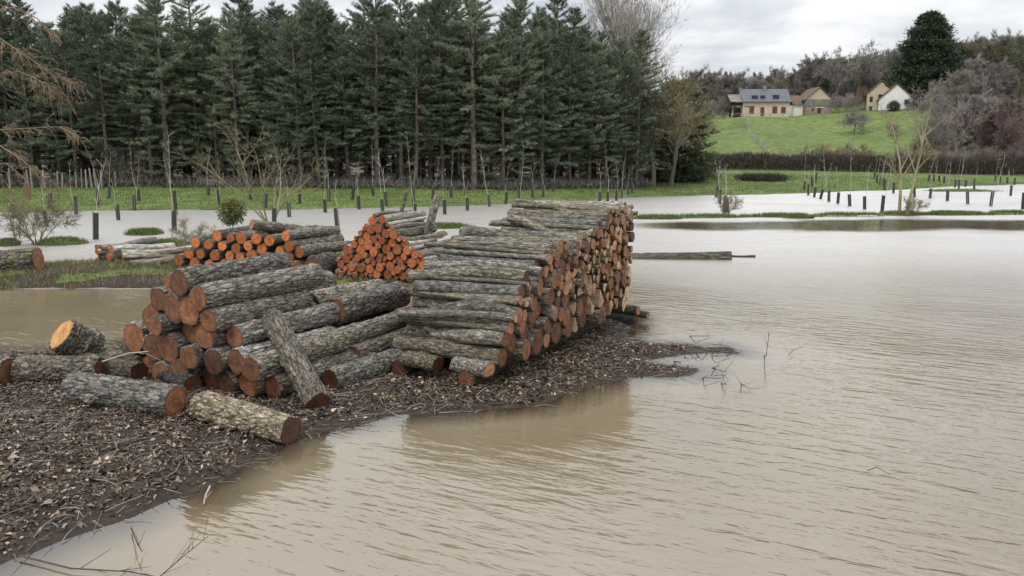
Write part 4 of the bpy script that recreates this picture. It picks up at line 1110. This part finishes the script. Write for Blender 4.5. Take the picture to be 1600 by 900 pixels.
def roof_slabs(x0, x1, y0, y1, z0, z1, t=.18, along='x'):
    """two sloping slabs"""
    out = []
    def slab(a, b, c, d):
        q = np.array([a, b, c, d], float); return np.concatenate([q, q + np.array([0, 0, t])]), np.array([(3, 2, 1, 0), (4, 5, 6, 7), (0, 1, 5, 4), (1, 2, 6, 5), (2, 3, 7, 6), (3, 0, 4, 7)])
    if along == 'x':
        ym = (y0 + y1) / 2
        out = [slab((x0, y0, z0), (x1, y0, z0), (x1, ym, z1), (x0, ym, z1)), slab((x0, ym, z1), (x1, ym, z1), (x1, y1, z0), (x0, y1, z0))]
    else:
        xm = (x0 + x1) / 2
        out = [slab((x0, y1, z0), (x0, y0, z0), (xm, y0, z1), (xm, y1, z1)), slab((xm, y1, z1), (xm, y0, z1), (x1, y0, z0), (x1, y1, z0))]
    return out
def mpart(name, mat, parent, parts):
    V, F = merge(parts); return obj(name, mesh_np(name, V, F, mat), parent)
def house_at(px, py, Y, name, label, rot=0.0):
    P = at(px, py, Y); o = empty(name, P); o.rotation_euler = (0, 0, rot); tag(o, label, 'house' if 'house' in name else 'barn'); return o
# farmhouse: origin = front left corner of the main block
h1 = house_at(1160, 184, 200, 'farm_house', 'long cream farm house with slate roof, roof windows and open lean-to')
W, D_, E, Rg = 11.4, 6.5, 3.9, 6.9
bpart('wall', M_WALL, h1, (0, W, 0, D_, -1.5, E)); mpart('gable', M_WALL, h1, [gable_prism(0.02, W - .02, 0.05, D_ - .05, E + .002, Rg - .1)])
rf = mpart('roof', M_SLATE, h1, roof_slabs(-.3, W + .3, -.45, D_ + .45, E - .22, Rg))
bpart('chimney', M_STONE, rf, (5.6, 6.3, 2.6, 3.5, Rg - .6, Rg + .9)); bpart('chimney', M_STONE, rf, (-.15, .45, 2.8, 3.6, Rg - .5, Rg + .5))
for x0, w_, z0, hh in ((2.3, 1.3, 4.55, .8), (4.4, 1.0, 4.75, .6), (7.5, 1.3, 4.6, .85)):
    fr = bpart('roof_window', M_DARKIN, h1, (x0, x0 + w_, .28, 1.3, z0, z0 + hh)); bpart('pane', M_GLASS, fr, (x0 + .12, x0 + w_ - .12, .255, .285, z0 + .12, z0 + hh - .1))
for x0, w_, z0, hh in ((1.7, .95, 1.0, 1.5), (4.4, .75, .55, 1.9), (7.3, 1.0, 1.1, 1.5), (9.4, .95, 1.1, 1.4)):
    wd = bpart('door' if hh > 1.8 else 'window', M_BRICK, h1, (x0 - .12, x0 + w_ + .12, -.03, .2, z0 - .1, z0 + hh + .12)); bpart('shutter', M_SHUT, wd, (x0, x0 + w_, -.08, .0, z0, z0 + hh))
bpart('garage_panel', M_YEL, h1, (.55, 1.5, -.04, .1, .1, 2.3)); bpart('lintel', M_TILE, h1, (.4, 2.9, -.1, .05, 2.6, 2.78))
bpart('lean_to_post', M_DARKIN, h1, (-2.9, -2.7, .3, .5, -1.5, 3.6)); bpart('lean_to_post', M_WHITE, h1, (-2.45, -2.15, .4, .7, -1.5, 2.9))
bpart('lean_to_back', M_SHUT, h1, (-2.6, -.05, 2.2, 2.4, -1.2, 2.6)); bpart('lean_to_panel', M_BRICK, h1, (-2.0, -.1, 1.9, 2.1, .9, 1.5)); bpart('lean_to_beam', M_DARKIN, h1, (-2.95, -.05, .2, .5, 2.9, 3.7))
mpart('lean_to_roof', M_BOARD, h1, [(lambda q: (np.concatenate([q, q + np.array([0, 0, .15])]), np.array([(3, 2, 1, 0), (4, 5, 6, 7), (0, 1, 5, 4), (1, 2, 6, 5), (2, 3, 7, 6), (3, 0, 4, 7)])))(np.array([(-3.1, -.3, 3.7), (-.32, -.3, 3.7), (-.32, 3.0, 5.6), (-3.1, 3.0, 5.6)], float))])
# barn with gable front
h2 = house_at(1258, 181, 203, 'barn', 'stone barn with boarded gable front and broken lower wall')
W = 6.4
bpart('stone_wall', M_STONE, h2, (0, W, 0, 8, -1.5, 2.3)); bpart('board_wall', M_BOARD, h2, (-.05, W + .05, -.08, 8, 2.302, 4.0))
mpart('gable', M_YEL, h2, [gable_prism(0.02, W - .02, -.05, 7.9, 4.003, 6.75, 'y')]); mpart('roof', M_TILE, h2, roof_slabs(-.35, W + .35, -.3, 8.3, 3.75, 6.9, .16, 'y'))
bpart('doorway', M_DARKIN, h2, (3.0, 3.8, -.04, .3, .6, 1.9)); bpart('window', M_DARKIN, h2, (1.6, 2.0, -.04, .3, 1.1, 1.7)); bpart('lintel', M_WALL, h2, (2.3, 4.7, -.06, .1, 1.92, 2.15))
bpart('moss_panel', M_TWIG_Y, h2, (2.2, 3.9, -.12, -.082, 2.5, 3.9))
an = bpart('annex_wall', M_WHITE, h2, (-2.4, -.1, 1.5, 6, -1.5, 2.7)); mpart('annex_roof', M_TILE, h2, roof_slabs(-2.7, -.36, 1.2, 6.3, 2.6, 5.0))
# white gabled house
h3 = house_at(1372, 178, 200, 'gabled_house', 'white gabled house with ochre side wall below the cypress', math.radians(-18)); h3.scale = (1.15, 1.15, 1.15)
W = 6.6
bpart('wall', M_WHITE, h3, (0, W, 0, 9, -1.5, 3.0)); mpart('gable', M_WHITE, h3, [gable_prism(0.02, W - .02, 0.0, 8.95, 3.003, 6.0, 'y')])
rf = mpart('roof', M_TILE, h3, roof_slabs(-.35, W + .35, -.25, 9.3, 2.75, 6.15, .16, 'y'))
fr = bpart('window', M_BOARD, h3, (4.9, 5.8, -.05, .2, 1.9, 2.9)); bpart('pane', M_GLASS, fr, (5.0, 5.7, -.08, -.052, 2.0, 2.8))
fr = bpart('window', M_BOARD, h3, (5.0, 5.7, -.05, .2, .2, 1.0)); bpart('pane', M_GLASS, fr, (5.1, 5.6, -.08, -.052, .3, .9))
bpart('side_wing', M_YEL, h3, (-2.2, -.02, 1.5, 10, -1.5, 4.2)); mpart('wing_gable', M_YEL, h3, [gable_prism(-2.18, 3.4, 3.0, 9.9, 4.203, 6.9, 'y')]); mpart('wing_roof', M_TILE, h3, roof_slabs(-2.5, 3.8, 2.8, 10.3, 4.0, 7.1, .16, 'y'))
for zz in (.6, 2.6): bpart('window', M_DARKIN, h3, (-1.7, -1.1, 1.44, 1.7, zz, zz + 1.1))
x, y, z = hillpt(1390, 196); o = obj('garden_bush', leaf_ball(730, 2500, 1.5, 1.4, .3, M_EVER, .2)); o.location = (x, y, z + 1.1); tag(o, 'round dark clipped bush in front of the white gable', 'bush')
# farm fences on the hill
def fence_run(label, pts, step, ph, group=None):
    o = None; P = [np.array(p) for p in pts]
    for a, b in zip(P[:-1], P[1:]):
        n = max(1, int(np.linalg.norm(b - a) / step))
        for i in range(n):
            q = a + (b - a) * i / n; z = tz(q[0], q[1])
            if o is None: o = empty('fence', (q[0], q[1], z)); tag(o, label, 'fence')
            ox, oy, oz = o.location
            bpart('post', M_POST, o, (q[0] - ox - .07, q[0] - ox + .07, q[1] - oy - .07, q[1] - oy + .07, z - oz - .2, z - oz + ph))
            q2 = a + (b - a) * (i + 1) / n; z2 = tz(q2[0], q2[1]); R_ = []
            for hh in (.45, .85): R_.append((q[0] - ox, q[1] - oy, z - oz + ph * hh, q2[0] - ox, q2[1] - oy, z2 - oz + ph * hh, .03, .03))
            mpart('rail', M_POST, o, [tubes(R_, 4)])
    return o
fence_run('weathered post and rail fence running down the hill lawn', [hillpt(1157, 194)[:2], hillpt(1180, 155)[:2], hillpt(1212, 122)[:2]], 3.0, 1.1)
fence_run('low rail fence along the garden in front of the farm house', [hillpt(1140, 197)[:2], hillpt(1200, 196)[:2], hillpt(1240, 197)[:2]], 2.2, .9)
# weathered stakes left of the plantation
for px, py, h in ((2, 290, 1.2), (28, 292, 1.5), (55, 291, 1.35), (60, 290, 1.5), (78, 291, 1.3), (97, 290, 1.3), (104, 290, 1.1), (125, 290, 1.2), (133, 291, 1.45), (140, 290, 1.4), (148, 291, 1.5), (154, 290, 1.45), (163, 290, 1.3), (183, 290, 1.2)):
    x = at(px, py, 61)[0]; y = float(FOREST_FRONT(x)) - 2.2; z = tz(x, y)
    V, F = tubes([(0, 0, -.2, rnd.gauss(0, .06), 0, h, .06, .05)], 6); o = obj('fence_stake', mesh_np('fence_stake', V, [F, np.array([[6, 7, 8, 9, 10, 11]])], M_POST)); o.location = (x, y, z)
    tag(o, 'pale weathered wooden stake of the old fence before the pines', 'stake', 'old fence stakes before the pines')

# ------------------------------------------------------------------ tree guards in the flooded meadow
GUARDS = [(23, 321, 341), (77, 302, 326), (73, 329, 354), (119, 307, 335), (154, 297, 320), (150, 333, 374), (185, 320, 344), (210, 305, 329), (217, 297, 314), (171, 296, 309), (272, 329, 360), (275, 297, 336),
    (325, 296, 306), (342, 297, 318), (391, 294, 312), (415, 302, 326), (435, 293, 308), (468, 298, 319), (452, 319, 339), (508, 314, 332), (514, 294, 315), (428, 335, 350), (528, 326, 361), (551, 291, 312), (561, 306, 327),
    (583, 293, 307), (604, 300, 322), (598, 321, 331), (646, 295, 317), (648, 319, 342), (676, 293, 312), (695, 313, 335), (705, 289, 309), (726, 286, 304), (730, 313, 329), (765, 306, 323), (790, 300, 319), (811, 296, 314), (832, 291, 310),
    (849, 290, 308), (864, 289, 300), (949, 304, 317), (963, 298, 315), (971, 296, 310), (981, 291, 305), (988, 288, 302), (937, 310, 317), (1122, 287, 305), (1125, 297, 319), (1131, 306, 333), (1136, 310, 332), (1119, 292, 308),
    (1263, 288, 305), (1272, 293, 308), (1269, 277, 292), (1274, 270, 286), (1256, 284, 297), (1282, 296, 311), (1295, 298, 315), (1309, 301, 318), (1328, 304, 322), (1351, 307, 327), (1378, 306, 332), (1366, 271, 280), (1370, 274, 286), (1375, 277, 289),
    (1379, 278, 292), (1382, 281, 297), (1396, 286, 302), (1429, 292, 308), (1453, 295, 310), (1480, 297, 314), (1512, 299, 319), (1548, 299, 322), (1598, 301, 327), (1579, 290, 306), (1522, 279, 297), (1498, 281, 295), (1450, 273, 283), (1459, 273, 284),
    (1468, 275, 285), (1475, 276, 287), (1555, 275, 284), (1563, 276, 287), (1574, 277, 287), (1585, 278, 289), (1492, 281, 293), (1508, 283, 292)]
V, F = tubes([(0, 0, -.3, 0, 0, 1, .10, .10)], 10); G_TUBE = mesh_np('guard_tube', V, F, M_GUARD, True)
V, F = tubes([(.11, 0, -.4, .11, 0, 1.06, .022, .022)], 5); G_STAKE = mesh_np('guard_stake', V, [F, np.array([[5, 6, 7, 8, 9]])], M_STAKE)
SAPL = []
for k in range(5):
    rg2 = np.random.default_rng(800 + k); p = np.array([0, 0, 0.0]); S = []; H_ = rg2.uniform(2.2, 4.2); d = np.array([0, 0, 1.0])
    for i in range(6):
        d = norm(d + rg2.normal(0, .07, 3)); q = p + d * H_ / 6; r_ = .022 * (1 - i / 7); S.append((*p, *q, r_, r_ * .85))
        if i > 1:
            for j in range(2):
                e = norm(d + rg2.normal(0, .5, 3)); S.append((*q, *(q + e * rg2.uniform(.25, .6)), .008, .004))
        p = q
    V, F = tubes(S, 4); SAPL.append(mesh_np('sapling', V, F, M_TWIG_P))
for px, yt, yb in GUARDS:
    P = hit(px, yb); h = float(np.clip((yb - yt) * P[1] / FPX, .75, 1.35))
    o = empty('tree_guard', P); lean = rnd.gauss(0, .07); o.rotation_euler = (rnd.gauss(0, .05), lean, rnd.uniform(0, 6.28))
    wet = P[2] <= 0.005
    tag(o, 'dark mesh tree guard round a sapling standing in the flood water' if wet else 'dark mesh tree guard round a sapling on the green meadow', 'tree guard', 'tree guards in the water' if wet else 'tree guards on the grass')
    a = obj('tube', G_TUBE, o); a.scale = (1, 1, h); b = obj('stake', G_STAKE, o); b.scale = (1, 1, h)
    c = obj('sapling', SAPL[rnd.randrange(5)], o); s = rnd.uniform(.6, 1.0); c.scale = (s, s, s)

# ------------------------------------------------------------------ near leafless trees and shrubs
p = hit(424, 347); put_bare('young_tree', 'lichen-yellow leafless tree with several stems at the flood edge behind the orange pile', 'tree', WILLOW, p[0], p[1], .92, M_TWIG_Y, None, p[2])
p = hit(1408, 334); put_bare('young_tree', 'thin two-stemmed leafless tree on the grass strip in the right-hand flood', 'tree', YOUNG, p[0], p[1], 1.12, M_TWIG_Y, None, p[2])
p = hit(28, 372); put_bare('young_tree', 'thin leafless sapling clump behind the fallen trunk', 'tree', YOUNG, p[0], p[1], .42, M_TWIG_Y, None, p[2])
for px, py, s, lab in ((58, 380, .5, 'bare twiggy shrub on the islet behind the fallen trunk'), (195, 290, .9, 'small pale leafless shrub before the pines'), (1135, 335, .35, 'bare twigs on the grass strip by the guards'), (300, 392, .3, 'bare shoots beside the low orange pile'), (1425, 335, .3, 'bare shoots round the two-stemmed tree')):
    p = hit(px, py); put_bare('shrub', lab, 'shrub', SHRUB[rnd.randrange(3)], p[0], p[1], s, M_TWIG_P if py < 300 else M_TWIG_Y, None, p[2])
P = at(362, 331, 24.0); P[2] = max(P[2], .9)
o = empty('mistletoe_shrub', (P[0], P[1], .1)); tag(o, 'yellow-green leafy ball-shaped shrub behind the low orange pile', 'shrub')
lb = obj('leaves', leaf_ball(740, 1800, .40, .42, .10, M_MIST, .15), o); lb.location = (0, 0, P[2] - .1)
V, F = tubes([(0, 0, 0, .02, 0, P[2] - .3, .02, .015)] + [(0.02, 0, P[2] - .5, math.cos(a) * .3, math.sin(a) * .3, P[2] + rnd.uniform(-.2, .3), .012, .005) for a in np.arange(0, 6.2, .5)], 4); obj('stem', mesh_np('stem', V, F, M_TWIG_Y), o)
# catkin-hung boughs reaching in from a tree beyond the left edge
EY = 30.0; rge = np.random.default_rng(761)
root = at(-170, 385, EY); root[2] = 0.0
limbs, twigs_ = [], []
def bough(pxs, r, n_tw, tw):
    P = [at(a, b, EY + rge.normal() * .25) for a, b in pxs]
    for i in range(len(P) - 1):
        limbs.append((*P[i], *P[i + 1], r * .6 * (1 - i / len(P)) + .005, r * .6 * (1 - (i + 1) / len(P)) + .005))
    for _ in range(n_tw):
        t = rge.uniform(.25, 1) * (len(P) - 1); i = min(len(P) - 2, int(t)); q = P[i] + (P[i + 1] - P[i]) * (t - i)
        d = norm(P[i + 1] - P[i] + rge.normal(0, .55, 3) * np.linalg.norm(P[i + 1] - P[i])); L_ = rge.uniform(.25, .9) * tw
        for j in range(4):
            e = norm(d + np.array([0, 0, -.14 * j]) + rge.normal(0, .18, 3)); q2 = q + e * L_ / 4; twigs_.append((*q, *q2, .009, .006)); 
            for _k in range(2):
                f = norm(e * .5 + rge.normal(0, .6, 3) + np.array([0, 0, -.55])); twigs_.append((*q2, *(q2 + f * rge.uniform(.06, .22)), .008, .004))
            q, d = q2, e
trunk_top = [(-170, 385), (-165, 300), (-150, 200), (-120, 110), (-100, 30)]
bough(trunk_top, .16, 6, 1.0)
bough([(-160, 250), (-90, 170), (-30, 118), (30, 112), (75, 132), (95, 150)], .05, 64, 1.2)
bough([(-140, 160), (-60, 70), (0, 60), (45, 90), (85, 120), (110, 128)], .045, 57, 1.2)
bough([(-160, 240), (-70, 205), (0, 203), (50, 200), (92, 198), (125, 215)], .04, 41, .8)
bough([(-165, 290), (-60, 215), (0, 228), (35, 250), (60, 275), (90, 288)], .045, 49, .9)
bough([(-120, 110), (-40, 20), (20, 12), (60, 30), (85, 60)], .035, 26, .9)
bough([(-165, 310), (-60, 262), (10, 255), (40, 280), (48, 300)], .03, 30, .8)
o = empty('hazel_tree', root); tag(o, 'leafless tree with drooping brown catkin twigs hanging over the pond side meadow', 'tree')
sh = np.array([*root, *root, 0, 0])
V, F = tubes(np.array(limbs) - sh, 6); obj('trunk', mesh_np('hazel_limbs', V, F, M_TWIG_Y, True), o)
V, F = tubes(np.array(twigs_) - sh, 3); obj('crown', mesh_np('hazel_twigs', V, F, M_TWIG_B), o)

# ------------------------------------------------------------------ litter, grass, twigs (uncountable)
rg = np.random.default_rng(91)
def scatter(n, x0, x1, y0, y1, fn):
    xy = np.column_stack([rg.uniform(x0, x1, n), rg.uniform(y0, y1, n)])
    z, dn, dm, isl, df = terrain(xy[:, 0], xy[:, 1], True)
    k = fn(xy, z, dn, dm, isl, df); return np.column_stack([xy, z])[k]
pts = scatter(150000, -9.5, 4.2, 4.0, 16, lambda xy, z, dn, dm, isl, df: (dn > 0.02) & (z > .012) & (rg.uniform(0, 1, len(z)) < .25 + .75 * sstep(0, .6, dn)))
n = len(pts); ang = rg.uniform(0, 6.28, n); sz = .009 + .042 * rg.beta(1.3, 2.8, n) * np.where(rg.random(n) < .08, 1.6, 1)
nrm = rg.normal(0, .38, (n, 3)) + np.array([0, 0, 1]); nrm /= np.linalg.norm(nrm, axis=1, keepdims=True)
u = np.cross(nrm, np.column_stack([np.cos(ang), np.sin(ang), np.zeros(n)])); u /= np.linalg.norm(u, axis=1, keepdims=True); v = np.cross(nrm, u)
ct = pts + np.array([0, 0, .008]) + nrm * .004
wv = rg.uniform(.35, .7, n)[:, None]; cup = nrm * (sz * rg.uniform(-.1, .5, n))[:, None]
V = np.stack([ct - u * sz[:, None], ct - v * sz[:, None] * wv + cup, ct + u * sz[:, None] + cup * .5, ct + v * sz[:, None] * wv + cup], axis=1).reshape(-1, 3)
F = np.arange(n * 4).reshape(-1, 4)
F = np.concatenate([F[:, [0, 1, 2]], F[:, [0, 2, 3]]])
me = mesh_np('leaf_litter', V, F, M_LEAF); t = rg.beta(1.5, 1.8, n); set_tint(me, np.concatenate([t, t]))
tag(obj('leaf_litter', me), 'dead brown and tan leaves covering the muddy bank', 'leaf litter', None, 'stuff')
pts = scatter(9000, -9, 4.2, 4, 16, lambda xy, z, dn, dm, isl, df: (dn > -.12) & (z > -.02))
n = len(pts); S = []
for q in pts:
    a = rg.uniform(0, 6.28); L_ = rg.uniform(.06, .35); d = np.array([math.cos(a), math.sin(a), rg.normal() * .12]); m_ = q + np.array([0, 0, .02]) + d * L_ / 2 + rg.normal(0, .015, 3)
    r_ = rg.uniform(.0015, .005); S.append((*(q + np.array([0, 0, .015])), *m_, r_, r_)); S.append((*m_, *(m_ + d * L_ / 2 + rg.normal(0, .02, 3)), r_, r_ * .6))
V, F = tubes(S, 3); tag(obj('twig_litter', mesh_np('twig_litter', V, F, M_TWIG)), 'thin broken twigs strewn over the muddy bank', 'twigs', None, 'stuff')
def grass(name, label, pts, lo, hi, w, mat, lean=.35, tint=None):
    n = len(pts); d = rg.normal(0, lean, (n, 3)); d[:, 2] = 1; d /= np.linalg.norm(d, axis=1, keepdims=True)
    V, F = blades(pts - np.array([0, 0, .01]), d, rg.uniform(lo, hi, n), rg.uniform(.6, 1.2, n) * w)
    me = mesh_np(name, V, F, mat); set_tint(me, rg.uniform(0, 1, n) if tint is None else tint); tag(obj(name, me), label, 'grass', None, 'stuff')
gm = lambda xy, s, sd: fbm(xy[:, 0], xy[:, 1], s, 3, sd)
pts = scatter(120000, -17, 0.5, 15, 25, lambda xy, z, dn, dm, isl, df: (dm > .0) & (z > .02) & (gm(xy, .9, 71) > .0 + rg.normal(0, .1, len(z))))
grass('bank_grass', 'short green grass growing in patches on the middle bank', pts, .04, .13, .012, M_GRASS)
pts = scatter(40000, -17, 0.5, 15, 25, lambda xy, z, dn, dm, isl, df: (dm > -.05) & (z > .0))
grass('bank_dry_grass', 'straw-coloured dead grass on the middle bank', pts, .05, .22, .012, M_DRYG, .6)
P_ = []
for cx, cy, hw, hd in ISL: P_.append(np.column_stack([rg.normal(cx, hw * .55, 2600), rg.normal(cy, hd * .6, 2600)]))
P_ = np.concatenate(P_); zz, dn, dm, isl, df = terrain(P_[:, 0], P_[:, 1], True); k = isl > -.05
grass('islet_grass', 'tufts of green grass on the strips left above the flood', np.column_stack([P_, np.maximum(zz, 0)])[k], .06, .24, .03, M_GRASS)
pts = scatter(150000, -42, 62, 44, 98, lambda xy, z, dn, dm, isl, df: (df > -.1) & (z > .0) & (xy[:, 1] < FOREST_FRONT(xy[:, 0]) + 25 * (xy[:, 0] > 13)) )
grass('meadow_grass', 'green meadow grass along the flood and before the pines', pts, .06, .2, .05, M_GRASS)
pts = scatter(30000, 6, 40, 32, 45, lambda xy, z, dn, dm, isl, df: (z < 0) & (shallow(xy[:, 0], xy[:, 1]) > .5) & (gm(xy, .5, 81) > rg.normal(.05, .15, len(z)))); pts[:, 2] = 0
grass('drowned_grass', 'sparse brown-green stalks poking out of the shallow flood', pts, .02, .10, .02, M_DROWN, .6)
pts = scatter(16000, -9, 4, 4, 16, lambda xy, z, dn, dm, isl, df: (dn > .05) & (z > .02) & (gm(xy, 1.5, 83) > .13))
grass('weed_sprouts', 'small green weeds sprouting through the leaf litter', pts, .025, .075, .02, M_GRASS, .8, rg.uniform(.2, .8, len(pts)))

def branch(label, pts, r, seed, n_side=6, group=None, mat=None):
    rg2 = np.random.default_rng(seed); pts = [np.array(p, float) for p in pts]; S = []
    for i in range(len(pts) - 1): S.append((*pts[i], *pts[i + 1], r * (1 - i / len(pts) * .7), r * (1 - (i + 1) / len(pts) * .7)))
    for _ in range(n_side):
        i = rg2.integers(len(pts) - 1); q = pts[i] + (pts[i + 1] - pts[i]) * rg2.random(); d = norm(pts[i + 1] - pts[i] + rg2.normal(0, .5, 3) * np.linalg.norm(pts[i + 1] - pts[i])); L_ = rg2.uniform(.08, .3)
        if q[2] + d[2] * L_ < 0: d[2] = abs(d[2])
        S.append((*q, *(q + d * L_), r * .45, r * .2))
    o = pts[0]; S = [tuple(np.array(s) - np.array([*o, *o, 0, 0])) for s in S]
    V, F = tubes(S, 5); ob = obj('fallen_branch', mesh_np('fallen_branch', V, F, mat or M_TWIG_D)); ob.location = o; tag(ob, label, 'branch', group); return ob
g = lambda px, py, z=0.03: ground(px, py, z)
branch('long thin twig lying half in the water at the muddy corner', [g(30, 868), g(110, 888), g(200, 893), g(265, 905)], .008, 1, 7)
branch('thin forked twig rising from the water at the muddy corner', [g(245, 905, .0), g(290, 866, .12), g(325, 838, .25)], .005, 2, 7)
branch('bent twig in the shallows off the leaf bank', [g(205, 825), g(215, 850, .1), g(222, 862)], .006, 3, 3)
branch('pale broken stick at the water edge of the leaf bank', [g(328, 760, .05), g(322, 772, .06), g(318, 788, .02)], .012, 4, 1, None, M_TWIG_P)
branch('dark forked twig standing in open water off the mud spit', [g(1194, 556, -.02), g(1197, 556, .2), (ground(1200, 556)[0], ground(1200, 556)[1], .38)], .009, 5, 4)
branch('thin twig lying on the water beside the standing twig', [g(1232, 556), g(1240, 546, .06), g(1252, 543, .1)], .006, 6, 3)
branch('curved reed floating alone on the open flood', [g(1355, 735, .01), g(1370, 730, .05), g(1390, 741, .01)], .005, 7, 1)
for k, (px, py) in enumerate(((1073, 548), (1085, 552), (1110, 556), (1130, 545), (1098, 590), (1125, 600), (1160, 600), (1120, 575), (1075, 525), (1050, 565), (1040, 545))):
    branch('dark twig poking from the water off the muddy spit', [g(px, py, -.02), g(px + rnd.uniform(-12, 12), py, .06), g(px + rnd.uniform(10, 35), py + rnd.uniform(-4, 8), .02)], .008, 20 + k, 3, 'twigs off the muddy spit')
branch('thin stick sloping over the fallen bark beside the heap', [at(160, 565, 10.6), at(200, 552, 10.6), at(232, 549, 10.55)], .012, 40, 2, None, M_TWIG_P)
print('objects', len(bpy.data.objects), 'pines', npine, 'pack', len(pack))
